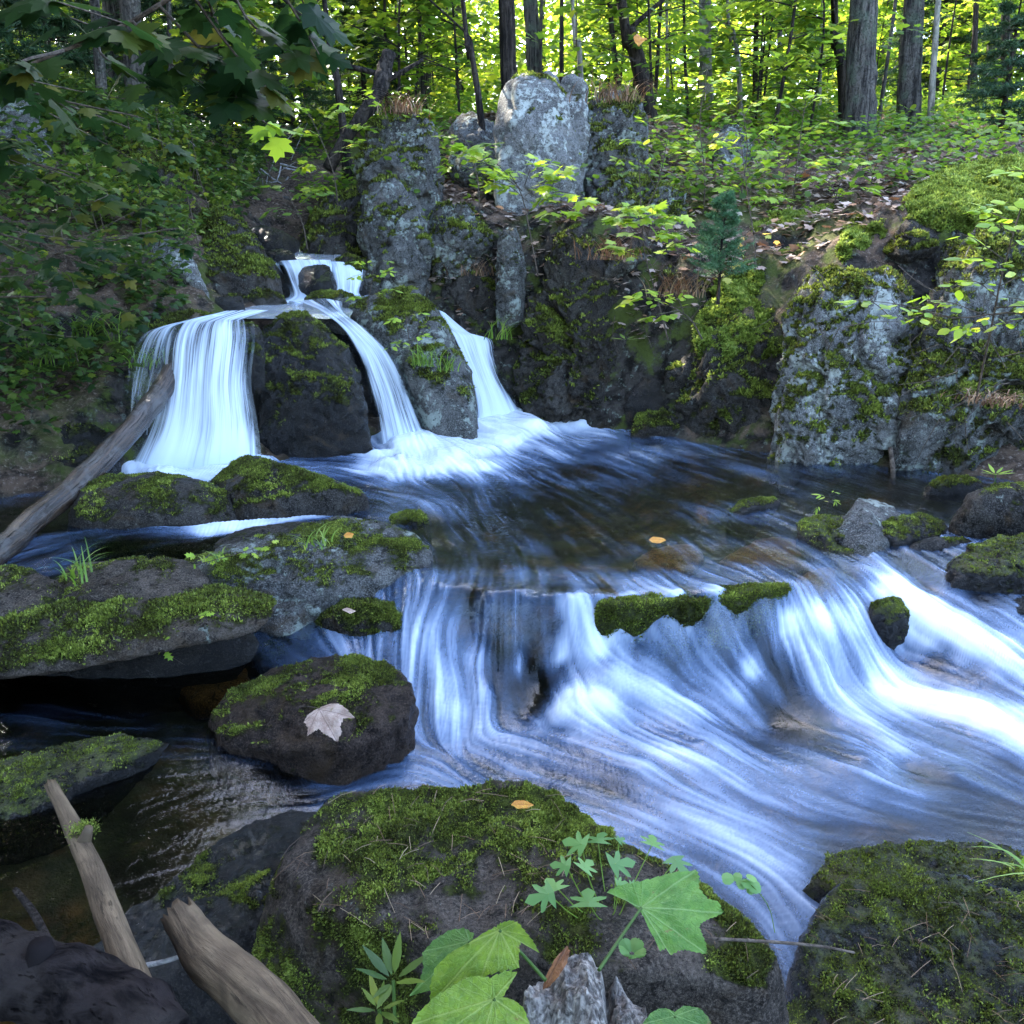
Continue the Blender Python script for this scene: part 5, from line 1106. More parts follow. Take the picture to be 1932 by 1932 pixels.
# ================================================================== saplings, grass and herbs one can point at
def sapling(kind, label, stem, branches, Y, tmpl, size, per, mat, cat='sapling', sr=.006, droop=.3, spread=.05, group=None, part='foliage', yspread=.1, tilt=.3):
    """stem and branches are polylines of picture points at ground distance Y (a third value overrides it)"""
    g3 = lambda q: U(q[0], q[1], q[2] if len(q) > 2 else Y)
    b0 = g3(stem[0]); root = empty(kind, b0, label, cat, group)
    st = Bag(); lf = Bag()
    sl = spline([g3(q) for q in stem], 10); st.add(*tube(sl, np.linspace(sr, sr * .45, 10), 6))
    for br in branches:
        pts = [g3(q) for q in br]
        pts = [p + np.array([0, rng.normal() * yspread * (k > 0), 0]) for k, p in enumerate(pts)]
        bl = spline(pts, 12); st.add(*tube(bl, np.linspace(sr * .5, sr * .2, 12), 5))
        L = np.linalg.norm(np.diff(bl, axis=0), axis=1).sum(); m = max(3, int(per * L))
        s = np.sort(rng.uniform(.15, 1.02, m)); idx = np.clip(s * 11, 0, 10.999); i = idx.astype(int); f = (idx - i)[:, None]
        P = bl[i] * (1 - f) + bl[i + 1] * f
        tg = unit(bl[i + 1] - bl[i]); sd = unit(np.cross(tg, [0, 0, 1.])) * np.where(np.arange(m) % 2, 1, -1)[:, None]
        fw = unit(tg * .7 + sd * 1. + np.column_stack([rng.normal(size=(m, 2)) * .3, -droop + rng.normal(size=m) * .2]))
        pet = P + fw * spread * rng.uniform(.3, 1., m)[:, None]
        nr = np.column_stack([rng.normal(size=m) * tilt, rng.normal(size=m) * tilt - .25, np.ones(m)])
        add_leaves(lf, tmpl, pet, fw, nr, size * rng.uniform(.6, 1.15, m), np.clip(rng.normal(.5, .22, m), 0, 1))
    link('stem', st.mesh('stem', M_TWIG, b0), root); link(part, lf.mesh(part, mat, b0), root)
    return root
sapling('maple_sapling', 'bright lime maple sapling arching in front of the tall slab', [(1015, 520), (1000, 440), (985, 370), (960, 325)],
        [[(985, 360), (930, 320), (872, 288)], [(985, 360), (930, 300), (885, 275)], [(990, 370), (1040, 330), (1065, 312)], [(1000, 400), (1050, 360), (1112, 375)], [(995, 380), (960, 350), (925, 345)], [(1000, 420), (1040, 400), (1085, 400)], [(990, 350), (1000, 320), (1010, 300)]], 6.5, MAPLE, .10, 44, M_LBRT)
sapling('maple_sapling', 'pale green sapling with level tiers standing below the ochre rock', [(1260, 640), (1240, 560), (1215, 470), (1205, 300)],
        [[(1225, 480), (1180, 420), (1155, 405)], [(1225, 470), (1260, 410), (1290, 410)], [(1220, 450), (1215, 400), (1225, 385)], [(1230, 500), (1180, 470), (1150, 460)], [(1232, 500), (1270, 460), (1295, 465)], [(1220, 440), (1200, 400), (1180, 390)], [(1225, 460), (1250, 440), (1270, 440)]], 5.95, MAPLE, .09, 44, M_LBRT)
sapling('maple_sapling', 'drooping pale leaved sapling over the dark wall', [(1325, 640), (1300, 600), (1250, 570)], [[(1280, 585), (1220, 560), (1160, 575)], [(1270, 580), (1230, 545), (1190, 550)], [(1280, 585), (1240, 590), (1200, 600)], [(1290, 590), (1280, 560), (1270, 545)]], 5.7, OVATE, .08, 40, M_LBRT)
sapling('maple_sapling', 'straggling sapling with yellowing leaves beside the young spruce', [(1420, 560), (1425, 470), (1415, 400), (1395, 250)], [[(1425, 480), (1390, 500), (1370, 520)], [(1425, 480), (1470, 500), (1500, 540)], [(1420, 440), (1450, 440), (1470, 450)], [(1420, 430), (1400, 450), (1385, 470)], [(1424, 490), (1440, 530), (1450, 555)]], 6.3, MAPLE, .07, 16, M_LYEL)
for k, (lab, st_, brs, Y, mt) in enumerate([
    ('tall leafy maple seedling right of the red thatch', [(1325, 430), (1330, 330), (1320, 230), (1335, 130)], [[(1328, 330), (1290, 290), (1265, 275)], [(1325, 280), (1370, 250), (1400, 255)], [(1322, 250), (1290, 215), (1260, 215)], [(1325, 210), (1360, 190), (1385, 180)], [(1330, 170), (1310, 150), (1290, 145)], [(1330, 350), (1375, 330), (1405, 335)], [(1328, 300), (1300, 250), (1280, 240)], [(1330, 190), (1350, 150), (1370, 130)]], 7.6, M_LBRT),
    ('bushy bright maple seedling in front of the pale grey trunk', [(1395, 440), (1400, 360), (1410, 280), (1400, 200)], [[(1400, 350), (1440, 310), (1470, 300)], [(1405, 300), (1370, 270), (1345, 270)], [(1408, 280), (1450, 240), (1480, 235)], [(1405, 240), (1380, 215), (1355, 205)], [(1402, 220), (1430, 190), (1450, 180)], [(1400, 370), (1430, 370), (1455, 375)], [(1400, 360), (1370, 350), (1345, 355)]], 7.5, M_LBRT),
    ('leggy seedling with wide leaves before the bending dark trunk', [(1490, 430), (1500, 340), (1510, 260), (1520, 190)], [[(1500, 340), (1540, 300), (1570, 300)], [(1505, 300), (1470, 280), (1450, 285)], [(1510, 260), (1550, 230), (1580, 230)], [(1515, 220), (1490, 190), (1470, 185)], [(1500, 350), (1470, 340), (1450, 345)], [(1515, 210), (1540, 180), (1555, 170)]], 7.7, M_LBRT),
    ('green sapling leaning out over the broken grey rock', [(1200, 430), (1240, 350), (1260, 260)], [[(1235, 350), (1200, 310), (1165, 300)], [(1245, 320), (1210, 270), (1180, 260)], [(1250, 300), (1290, 280), (1315, 285)], [(1255, 280), (1230, 240), (1215, 225)], [(1240, 340), (1270, 330), (1295, 340)]], 7.2, M_LMID),
    ('low seedling with clear green leaves on the litter bank', [(1570, 440), (1575, 380), (1590, 330)], [[(1575, 380), (1610, 350), (1640, 355)], [(1578, 360), (1545, 335), (1520, 340)], [(1585, 345), (1605, 315), (1625, 305)], [(1585, 345), (1560, 310), (1545, 300)]], 7.3, M_LBRT),
    ('spindly seedling in front of the thickest trunk', [(1640, 400), (1645, 340), (1660, 290)], [[(1645, 340), (1690, 310), (1720, 315)], [(1648, 330), (1620, 300), (1600, 295)], [(1655, 305), (1680, 275), (1700, 270)]], 7.8, M_LMID),
    ('thin sapling with sparse leaves above the square block', [(905, 400), (900, 330), (880, 270), (860, 245)], [[(900, 330), (870, 310), (845, 315)], [(895, 300), (915, 275), (930, 270)], [(880, 270), (855, 250), (835, 255)]], 7.2, M_LMID),
    ('yellow green sapling on the humped outcrop', [(735, 330), (740, 260), (720, 190)], [[(738, 260), (700, 240), (670, 240)], [(735, 240), (770, 215), (800, 210)], [(728, 210), (700, 185), (680, 170)], [(725, 200), (750, 170), (765, 160)]], 7.9, M_LBRT),
    ('golden leaved sapling left of the humped outcrop', [(640, 420), (630, 330), (600, 250), (570, 190)], [[(625, 330), (590, 310), (560, 320)], [(620, 300), (650, 270), (670, 260)], [(605, 260), (570, 240), (540, 240)], [(600, 250), (620, 215), (640, 200)], [(590, 225), (560, 200), (535, 195)], [(628, 340), (600, 350), (575, 360)]], 7.6, M_LBRT),
    ('dull green sapling bending over the head of the cascade', [(580, 470), (570, 420), (545, 370)], [[(568, 410), (535, 390), (510, 395)], [(560, 390), (590, 365), (610, 360)], [(550, 375), (525, 350), (500, 345)]], 7.1, M_LMID)]):
    sapling('maple_sapling', lab, st_, brs, Y, MAPLE if k % 3 else OVATE, .085, 36, mt)
# right edge: a leafy branch leaning in close to the cliff
sapling('beech_sapling', 'leafy beech sapling with toothed lime leaves leaning over the right cliff', [(1840, 760, 4.6), (1870, 620, 4.5), (1895, 500, 4.4), (1945, 330, 4.3)],
        [[(1880, 560), (1830, 530), (1770, 560)], [(1885, 540), (1930, 520), (1980, 530)], [(1895, 490), (1850, 450), (1815, 440)], [(1900, 470), (1950, 430), (1990, 440)], [(1915, 420), (1880, 390), (1855, 385)], [(1925, 390), (1960, 360), (1990, 350)], [(1935, 350), (1900, 330), (1880, 325)], [(1890, 520), (1860, 490), (1830, 485)], [(1910, 440), (1890, 420), (1870, 425)], [(1880, 580), (1910, 570), (1950, 580)]], 4.4, OVATE, .075, 46, M_LBRT, cat='sapling')
sapling('beech_sapling', 'long low twig with a row of leaves reaching left across the lichen cliff', [(1980, 600, 4.3), (1900, 590, 4.35), (1800, 600, 4.4), (1700, 580, 4.45)],
        [[(1800, 600), (1700, 575), (1590, 562)], [(1850, 592), (1790, 570), (1740, 575)], [(1900, 590), (1850, 600), (1800, 620)], [(1950, 595), (1890, 600), (1850, 625)], [(1760, 590), (1720, 600), (1690, 595)], [(1950, 595), (1930, 570), (1900, 560)]], 4.4, OVATE, .07, 34, M_LBRT, cat='sapling')
sapling('touch_me_not', 'upright herb with paired oval leaves growing on the wedge rock', [(690, 590), (700, 540), (705, 500)], [[(695, 570), (670, 560), (650, 565)], [(697, 560), (725, 545), (740, 550)], [(700, 535), (675, 520), (660, 525)], [(702, 525), (725, 510), (742, 515)], [(704, 505), (690, 490), (675, 494)], [(705, 505), (722, 492), (738, 494)]], 5.95, OVATE, .055, 40, M_LBRT, cat='herb', sr=.003, spread=.02)
sapling('touch_me_not', 'second smaller herb on the lichen side of the wedge rock', [(780, 690), (770, 630), (765, 590)], [[(775, 660), (750, 650), (735, 655)], [(772, 640), (795, 630), (808, 632)], [(768, 610), (750, 600), (740, 603)], [(766, 600), (785, 590), (795, 592)]], 5.65, OVATE, .05, 40, M_LBRT, cat='herb', sr=.003, spread=.02)
sapling('herb_seedling', 'tiny green seedling on the mossy lobe beside the peaked stone', [(1560, 968), (1562, 950), (1565, 932)], [[(1561, 960), (1548, 955), (1543, 960)], [(1562, 950), (1575, 945), (1582, 950)], [(1563, 942), (1553, 935), (1548, 938)], [(1565, 934), (1574, 928), (1578, 932)]], 4.05, LANCE, .045, 90, M_LBRT, cat='herb', sr=.002, spread=.005, yspread=.01)
def rosette(kind, label, c, Y, n, L, tmpl, mat, up=.6, cat='herb', stemto=None, group=None):
    b0 = U(c[0], c[1], Y); root = empty(kind, b0, label, cat, group)
    bag = Bag(); a = np.linspace(0, 2 * pi, n, endpoint=False) + rng.normal(size=n) * .2
    f = np.column_stack([np.cos(a), np.sin(a), np.full(n, up) + rng.normal(size=n) * .15]); P = np.tile(b0, (n, 1)) + f * L * .12
    add_leaves(bag, tmpl, P, f, np.column_stack([-np.cos(a) * up, -np.sin(a) * up, np.ones(n)]), L * rng.uniform(.75, 1.1, n), np.clip(rng.normal(.5, .2, n), 0, 1))
    link('foliage', bag.mesh('foliage', mat, b0), root)
    if stemto is not None:
        sb = Bag(); sb.add(*tube(spline([U(*stemto), b0], 4), .003, 5)); link('stem', sb.mesh('stem', M_GRASS, b0), root)
    return root
rosette('laurel_sprig', 'star of narrow green leaves on the big dark boulder at the right edge', (1878, 895), 4.05, 8, .075, LANCE, M_LBRT, .35, stemto=(1878, 918, 4.05))
rosette('laurel_sprig', 'sprig of narrow leaves hanging on the dark wall', (1180, 640), 5.95, 7, .10, LANCE, M_LMID, .2)
def tuft(label, c, Y, n, L, mat=None, spread=.6, group=None, lean=(0, 0), cat='grass', kind='grass_tuft', w=.0035, rad=.03):
    b0 = U(c[0], c[1], Y); root_b = Bag()
    for k in range(n):
        a = rng.uniform(0, 2 * pi); l = L * rng.uniform(.5, 1.1); q = b0 + np.array([rng.normal() * rad, rng.normal() * rad, 0])
        out = np.array([cos(a) * spread + lean[0], sin(a) * spread + lean[1], 0])
        m = 7; t_ = np.linspace(0, 1, m)[:, None]
        line = q + out * l * t_ ** 1.6 + np.array([0, 0, 1]) * l * (t_ - .62 * spread * t_ ** 2.2)
        sd = unit(np.cross(out + [1e-3, 0, 0], [0, 0, 1.])); ww = (w * (1 - t_ ** 1.5) + .0004)
        V = np.concatenate([line - sd * ww, line + sd * ww]); i = np.arange(m - 1)
        root_b.add(V, np.stack([i, i + 1, i + m + 1, i + m], 1), float(np.clip(rng.normal(.5, .25), 0, 1)))
    o = link(kind, root_b.mesh(kind, mat or M_GRASS, b0)); o.location = tuple(b0)
    return tag(o, label, cat, group)
tuft('long bladed grass tuft at the left end of the bare brown block', (150, 1090), 3.05, 22, .17, None, .75)
tuft('wispy grass tuft on top of the lichen patched block', (600, 1030), 3.2, 18, .10, None, .8)
tuft('short grass and weeds in the gap behind the bare brown block', (410, 1055), 3.25, 16, .07, None, .8)
tuft('bright grass tuft on the flank of the wedge rock', (805, 690), 5.62, 46, .26, None, .7, rad=.05, lean=(.1, -.5))
tuft('second grass tuft at the right shoulder of the wedge rock', (845, 700), 5.6, 26, .18, None, .7, rad=.04, lean=(.2, -.4))
tuft('pale dry grass tuft on the brow of the square block', (900, 520), 6.8, 34, .25, M_THATCH, .7, rad=.06, lean=(0, -.5))
tuft('hanging dry grass beside the far fall', (945, 640), 6.3, 26, .28, M_GRASS, .6, rad=.05, lean=(.3, -.6))
tuft('sedge tuft drooping on the dark slope', (190, 640), 5.45, 60, .34, None, .8, rad=.10, lean=(.1, -.4))
tuft('sedge tuft beside the thin veil', (280, 690), 5.2, 40, .26, None, .8, rad=.07, lean=(.1, -.4))
tuft('sedge tuft lower on the dark slope', (110, 690), 5.2, 44, .28, M_GRASS, .8, rad=.09, lean=(.1, -.4))
tuft('grass blades bending over the right rim of the broad boulder', (1960, 1660), 1.62, 10, .11, None, .9, lean=(-.9, .1))
tuft('rusty thatch of needles hanging under the ochre rock', (1150, 490), 6.5, 80, .28, M_THATCH, .6, rad=.09, lean=(0, -.6))
tuft('brown tangle of rootlets left of the young spruce', (1280, 560), 5.95, 90, .30, M_THATCH, .6, rad=.09, lean=(0, -.6))
tuft('brown needle thatch on the ledge of the right cliff', (1880, 760), 4.55, 130, .11, M_THATCH, .9, rad=.10, lean=(0, -.5))
tuft('red brown thatch over the broken grey rock', (1160, 190), 7.75, 90, .28, M_THATCH, .8, rad=.11, lean=(0, -.4))
tuft('brown thatch on the crown of the humped outcrop', (760, 215), 7.6, 90, .26, M_THATCH, .8, rad=.11, lean=(0, -.4))

# ================================================================== logs, sticks, stump
def wood(kind, label, pts, rad, mat, seg=18, rough=.06, n=40, cat='branch', knobs=(), ragged=0.):
    line = spline(pts, n); s = np.linspace(0, 1, n); r = np.interp(s, np.linspace(0, 1, len(rad)), rad)
    line = line + np.column_stack([perlin(line * 5, 401), perlin(line * 5, 402), perlin(line * 5, 403)]) * r.mean() * .5
    V, Fa = tube(line, r, seg, rough, int(abs(pts[0][0]) * 1000) % 90)
    if ragged:                                     # torn end: fibres of unequal length round a hollowed core
        T0 = unit(line[0] - line[2]); k_ = np.arange(seg)
        saw = np.abs(((k_ * 5 / seg) % 1) - .4) + .5 * rng.random(seg)
        for ri, wgt in ((0, 1.), (1, .45), (2, .15)):
            V[ri * seg:(ri + 1) * seg] += T0 * (ragged * wgt * (saw - .35))[:, None]
        V[-2] -= T0 * ragged * .7
    b0 = np.asarray(pts[0], float)
    th_ = np.tile(np.linspace(0, 2 * pi, seg, endpoint=False), n); ln_ = np.repeat(np.concatenate([[0], np.cumsum(np.linalg.norm(np.diff(line, axis=0), axis=1))]), seg)
    rm = float(np.mean(r)); e_ = np.zeros(2)
    at_ = {'rnd': np.full(len(V), .5), 'ga': np.concatenate([np.cos(th_) * rm, e_]), 'gb': np.concatenate([np.sin(th_) * rm, e_]), 'gv': np.concatenate([ln_, [0., ln_[-1]]]) + abs(b0[0]) * 3}
    root = link(kind, mesh_data(kind, V - b0, Fa, at_, True, (mat,))); root.location = tuple(b0); tag(root, label, cat)
    for kx, (t_, dx, L, rr) in enumerate(knobs):
        q = line[int(t_ * (n - 1))]; kb = Bag(); kb.add(*tube(spline([q, q + np.array(dx) * L * .6, q + np.array(dx) * L], 5), np.linspace(rr * 1.3, rr * .75, 5), 9, .1, kx))
        link('branch_stub', kb.mesh('branch_stub', mat, b0, True), root)
    return root, line, r
lg, ll, lr_ = wood('fallen_log', 'long wet log leaning from the water edge into the broad curtain', [U(-160, 1140, 3.05), U(0, 1035, 3.55), U(130, 925, 4.05), U(240, 815, 4.55), U(300, 740, 4.9), U(335, 680, 5.12), U(352, 640, 5.35), U(372, 600, 5.62)], [.054, .055, .056, .058, .057, .05, .035], M_WETLOG, 22, .10, 60, 'log')
sA, lA, rA = wood('bleached_branch', 'long bleached branch with a mossy knot lying across the corner', [U(98, 1478, 1.72), U(140, 1570, 1.55), U(190, 1690, 1.34), U(240, 1810, 1.17), U(310, 1990, .98)], [.013, .019, .0225, .0235, .025], M_DRIFT, 24, .07, 54, 'branch', ragged=.022, knobs=[(.33, (.35, .1, .9), .05, .011), (.45, (.2, -.3, .4), .035, .010)])
mb = Bag(); q = lA[15] + [.012, 0, .02]; nm = 900
Pm = q + rng.normal(size=(nm, 3)) * [.012, .012, .007]
add_leaves(mb, LANCE, Pm, rng.normal(size=(nm, 3)) + [0, 0, .8], rng.normal(size=(nm, 3)), rng.uniform(.004, .010, nm), np.clip(rng.normal(.6, .2, nm), 0, 1))
link('moss', mb.mesh('moss', M_MOSS, sA.location), sA)
sB, lB, rB = wood('bleached_branch', 'thick broken stub of bleached wood beside the long bleached branch', [U(342, 1735, 1.30), U(390, 1790, 1.22), U(460, 1860, 1.12), U(570, 2000, .98)], [.030, .037, .040, .042], M_DRIFT, 34, .07, 44, 'branch', ragged=.055, knobs=[(.33, (.1, .0, 1.), .035, .010), (.72, (.3, .0, .9), .03, .006)])
wood('bark_log', 'dark log with flaking bark in the bottom corner', [U(-80, 1790, 1.2), U(60, 1850, 1.12), U(180, 1900, 1.06), U(300, 1990, .98)], [.06, .06, .055, .05], M_BARKL, 24, .26, 40, 'log', [(.42, (.05, .1, 1.), .07, .022)])
wood('dead_twig', 'black twig standing in the brown side water', [U(28, 1680, 1.42), U(60, 1720, 1.36), U(85, 1770, 1.30), U(105, 1830, 1.22)], [.006, .007, .008, .008], M_BARKD, 8, .1, 16, 'twig')
wood('dead_twig', 'grey twig lying under the bleached branches', [U(105, 1858, 1.22), U(230, 1830, 1.24), U(330, 1808, 1.27), U(420, 1765, 1.32)], [.005, .005, .004, .003], M_DEAD, 8, .05, 16, 'twig')
wood('dead_twig', 'thin brown twig bridging the flat topped boulder and the dark broad boulder', [U(1325, 1770, 1.28), U(1450, 1776, 1.29), U(1550, 1785, 1.30), U(1612, 1797, 1.30)], [.0032, .003, .0026, .0022], M_TWIG, 7, .05, 16, 'twig')
wood('dead_twig', 'dark short stick leaning in a crack of the lichen cliff foot', [U(1686, 915, 4.75), U(1684, 880, 4.78), U(1680, 845, 4.82)], [.012, .014, .012], M_TWIG, 8, .1, 12, 'twig')
wood('fallen_log', 'mossy pole bridging the ravine hollow', [U(375, 372, 9.0), U(440, 378, 9.0), U(500, 384, 9.0), U(548, 378, 9.0)], [.055, .055, .05, .045], M_BARK, 10, .1, 20, 'log', [(.7, (.3, .2, -1.), .4, .02)])
wood('fallen_log', 'grey bare pole lying high in the ravine hollow', [U(365, 306, 11.), U(430, 303, 11.), U(500, 297, 11.)], [.05, .05, .04], M_DEAD, 10, .1, 20, 'log')
wood('snag', 'dark broken snag leaning against the humped outcrop', [U(618, 320, 7.9), U(660, 250, 8.0), U(700, 195, 8.1), U(722, 150, 8.2), U(735, 100, 8.3)], [.05, .055, .065, .07, .06], M_BARKD, 12, .18, 30, 'snag', [(.8, (-1., .1, .25), .5, .02), (.7, (.9, .1, .5), .4, .018)])
tw = Bag()
for k in range(70):
    q = U(rng.uniform(400, 545), rng.uniform(305, 430), rng.uniform(9.2, 10.6)); a = rng.normal(size=3) * [.5, .2, .35]
    tw.add(*tube(spline([q, q + a * .5 + rng.normal(size=3) * .05, q + a], 5), np.linspace(.008, .002, 5), 4))
tag(link('brushwood', tw.mesh('brushwood', M_DEAD)), 'tangle of grey brushwood filling the ravine hollow', None, None, 'stuff')
tw = Bag()
for k in range(90):
    px_, py_, Y_ = [(rng.uniform(1150, 1320), rng.uniform(480, 620), rng.uniform(5.9, 6.3)), (rng.uniform(1200, 1640), rng.uniform(280, 440), rng.uniform(7.2, 8.6)), (rng.uniform(1750, 1932), rng.uniform(620, 800), rng.uniform(4.5, 4.8)), (rng.uniform(1520, 1740), rng.uniform(470, 640), rng.uniform(4.95, 5.2))][k % 4]
    q = U(px_, py_, Y_); a = rng.normal(size=3) * [.14, .05, .14] - [0, 0, .05]
    tw.add(*tube(spline([q, q + a * .5 + rng.normal(size=3) * .03, q + a], 5), np.linspace(.003, .001, 5), 4))
tag(link('fallen_twigs', tw.mesh('fallen_twigs', M_TWIG)), 'thin dead twigs and rootlets caught on the right bank rocks', None, None, 'stuff')
# weathered stump: upright splintered slats grown together, torn off at different heights
b0 = U(1105, 1990, 1.0); b0[2] = .36
nr_, ns_ = 26, 120
th = np.linspace(0, 2 * pi, ns_, endpoint=False)
edge = 1 + .13 * perlin(np.column_stack([np.cos(th) * 2, np.sin(th) * 2, th * 0]), 21) + .05 * perlin(np.column_stack([np.cos(th) * 11, np.sin(th) * 11, th * 0]), 22)
def top_h(x, y):
    q = np.column_stack([x * 95, y * 40, 0 * x]); q2 = np.column_stack([x * 32, y * 18, 0 * x])
    h = .205 + .030 * perlin(q2, 23) + .020 * perlin(q, 24) + .008 * perlin(q * 3, 27)
    h += .035 * np.exp(-((x + .012) / .030) ** 2) - .060 * np.exp(-((x - .034) / .007) ** 2) - .02 * (x > .04)
    return h - .085 * sstep(.0, .05, -y) * sstep(.0, -.03, x) - .03 * sstep(.01, .06, -y)
V = []
for k in range(nr_ + 1):
    s_ = k / nr_; x = np.cos(th) * .088 * edge * s_; y = np.sin(th) * .062 * edge * s_
    V.append(np.column_stack([x, y, top_h(x, y)]))
xt, yt = V[-1][:, 0], V[-1][:, 1]; ht = V[-1][:, 2]
for k in range(1, 31):
    f_ = k / 30; grow = 1 + .30 * f_ ** 1.5
    gr = 1 + .045 * perlin(np.column_stack([np.cos(th) * 14, np.sin(th) * 14, np.full(ns_, f_ * 1.2)]), 25) + .06 * perlin(np.column_stack([np.cos(th) * 5, np.sin(th) * 5, np.full(ns_, f_ * .9)]), 26)
    V.append(np.column_stack([xt * grow * gr, yt * grow * gr, ht * (1 - f_)]))
V = np.concatenate(V); n_ = len(V) // ns_
i = np.arange(n_ - 1)[:, None] * ns_; j = np.arange(ns_)[None]
Fq = np.stack([i + j, i + ns_ + j, i + ns_ + (j + 1) % ns_, i + (j + 1) % ns_], -1).reshape(-1, 4)
o = link('tree_stump', mesh_data('tree_stump', V, Fq, None, True, (M_STUMP,)), None, b0)
tag(o, 'weathered grey splintered stump between the big lobed leaves', 'stump')

# ================================================================== big lobed leaves and small herbs in front
def lobe_mat(name, c1, c2, vein, trans=.45):
    t = NT(name); co = t.n('TexCoord').outputs['Object']
    vv = t.attr('vein'); n1 = t.noise(co, 30, 5, .6)
    vo = t.n('TexVoronoi', {'feature': 'DISTANCE_TO_EDGE'}, Vector=co, Scale=150.).outputs[0]
    c = t.mix(t.ramp(n1, .35, .65), c1, c2)
    c = t.mix(t.ramp(t.noise(co, 150, 3, .6), .62, .72, 0, .35), c, tuple(min(1, x * 1.7) for x in c2))
    c = t.mix(t.ramp(t.noise(co, 42, 6, .7, .5), .60, .70, 0, .75), c, (.20, .13, .04))
    c = t.mix(t.ramp(vv, .2, .9, 0, .7), c, vein)
    h = t.math('SUBTRACT', t.ramp(vo, 0, .12), t.math('MULTIPLY', vv, 1.5))
    b = t.n('BsdfPrincipled', None, Base_Color=c, Roughness=.42, Normal=t.bump(h, .5, .003))
    b.inputs['Specular IOR Level'].default_value = .35
    hs = t.n('HueSaturation', None, Hue=.49, Saturation=1.1, Value=1.3, Color=c)
    return t.end(t.mixs(trans, b.outputs[0], t.n('BsdfTranslucent', None, Color=hs).outputs[0]))
M_BIG1 = lobe_mat('broad_leaf_cool', (.085, .20, .030), (.155, .30, .052), (.24, .36, .11))
M_BIG2 = lobe_mat('broad_leaf_lime', (.12, .20, .02), (.20, .30, .03), (.30, .38, .08))
M_BIG3 = lobe_mat('broad_leaf_deep', (.06, .14, .025), (.11, .21, .04), (.2, .32, .09))
M_DEADLEAF = lobe_mat('dead_maple_leaf', (.27, .165, .115), (.44, .31, .235), (.16, .09, .06), .1)
M_ORANGE = lobe_mat('orange_leaf', (.45, .17, .02), (.55, .26, .03), (.3, .1, .02), .2)
def traced_leaf(bag_or_none, junction, outline, Y, nrm, curl=.06, tips=None, teeth=.012):
    c0 = U(junction[0], junction[1], Y); nrm = unit(np.array(nrm, float))
    out = []
    for px, py in outline:
        r = ray(px, py); o_ = np.array([0, 0, CAMZ]); t_ = ((c0 - o_) @ nrm) / (r @ nrm); out.append(o_ + r * t_)
    out = np.array(out)
    m = len(out) * 14
    pp = np.concatenate([out, out[:1]]); seg = np.linspace(0, len(out), m, endpoint=False); k = seg.astype(int); f = (seg - k)[:, None]
    ringp = pp[k] * (1 - f) + pp[k + 1] * f
    d = ringp - c0; rad = np.linalg.norm(d, axis=1); size = rad.max()
    if teeth: ringp = ringp + unit(d) * (teeth * size * 2 * (np.arange(m) % 7 / 7. - .5))[:, None]
    d = ringp - c0
    R_ = 20; rs = np.linspace(0, 1, R_ + 1)[1:]
    V = np.concatenate([[c0]] + [c0 + d * s for s in rs])
    # local angle / radius for veins
    e1 = unit(np.cross(nrm, [0, 1, .2])); e2 = np.cross(nrm, e1)
    q = V - c0; ang = np.arctan2(q @ e2, q @ e1); rr = np.linalg.norm(q, axis=1)
    dists = np.full(len(V), 9.)
    tipi = tips if tips is not None else list(range(0, len(out), 4))
    veinh = np.zeros(len(V))
    for ti in tipi:
        tq = out[ti] - c0; ta = np.arctan2(tq @ e2, tq @ e1); tl = np.linalg.norm(tq)
        da = (ang - ta + pi) % (2 * pi) - pi
        perp = rr * np.abs(np.sin(da)); al = rr * np.cos(da)
        ok = (np.abs(da) < 1.2) & (al < tl)
        dists = np.where(ok, np.minimum(dists, perp), dists)
        ph = (al - perp * .9) / (size * .16); sec = np.abs(ph - np.round(ph)) * size * .16
        veinh = np.maximum(veinh, np.where(ok & (perp < .3 * size), .6 * np.exp(-(sec / (.010 * size)) ** 2), 0))
    vein = np.maximum(np.exp(-(dists / (.012 * size)) ** 2), veinh)
    hgt = .05 * size * perlin(q / size * 6.5, 19) * (rr / size) - curl * size * (rr / size) ** 2 + .05 * size * sstep(0, .12 * size, dists) * (rr / size) + .035 * size * perlin(q / size * 3.1, 17)
    V = V + nrm * hgt[:, None]
    F_ = [[0, 1 + j, 1 + (j + 1) % m] for j in range(m)]
    F_ = np.array(F_)
    i = 1 + np.arange(R_ - 1)[:, None] * m; j = np.arange(m)[None]
    Fq = np.stack([i + j, i + m + j, i + m + (j + 1) % m, i + (j + 1) % m], -1).reshape(-1, 4)
    Fq = np.concatenate([F_, Fq[:, [0, 1, 2]], Fq[:, [0, 2, 3]]])
    return V, Fq, vein, c0
z1 = lambda L: [(966 + .3 * a, 1313.8 + .3 * b_) for a, b_ in L]
z2 = lambda L: [(618.2 + .36 * a, 1236.5 + .36 * b_) for a, b_ in L]
z3 = lambda L: [(1236.5 + .36 * a, 1236.5 + .36 * b_) for a, b_ in L]
z4 = lambda L: [(.36 * a, 1236.5 + .36 * b_) for a, b_ in L]
plant = empty('thimbleberry_plant', U(1100, 1980, 1.0), 'thimbleberry plant with big lobed green leaves around the weathered stump', 'plant')
po = np.array(plant.location)
def blade(lst, junc, Y, nrm, mat, tips, stem, curl=.06, label=None):
    V, Fa, ve, c0 = traced_leaf(None, junc, lst, Y, nrm, curl, tips)
    me = mesh_data('leaf_blade', V - po, Fa, {'vein': ve}, True, (mat,)); o = link('leaf_blade', me, plant)
    if label: o['label'] = label
    sb = Bag(); sb.add(*tube(spline([c0] + [U(*s_) for s_ in stem], 12), np.linspace(.0022, .0028, 12), 7)); link('petiole', sb.mesh('petiole', M_GRASS, po), plant)
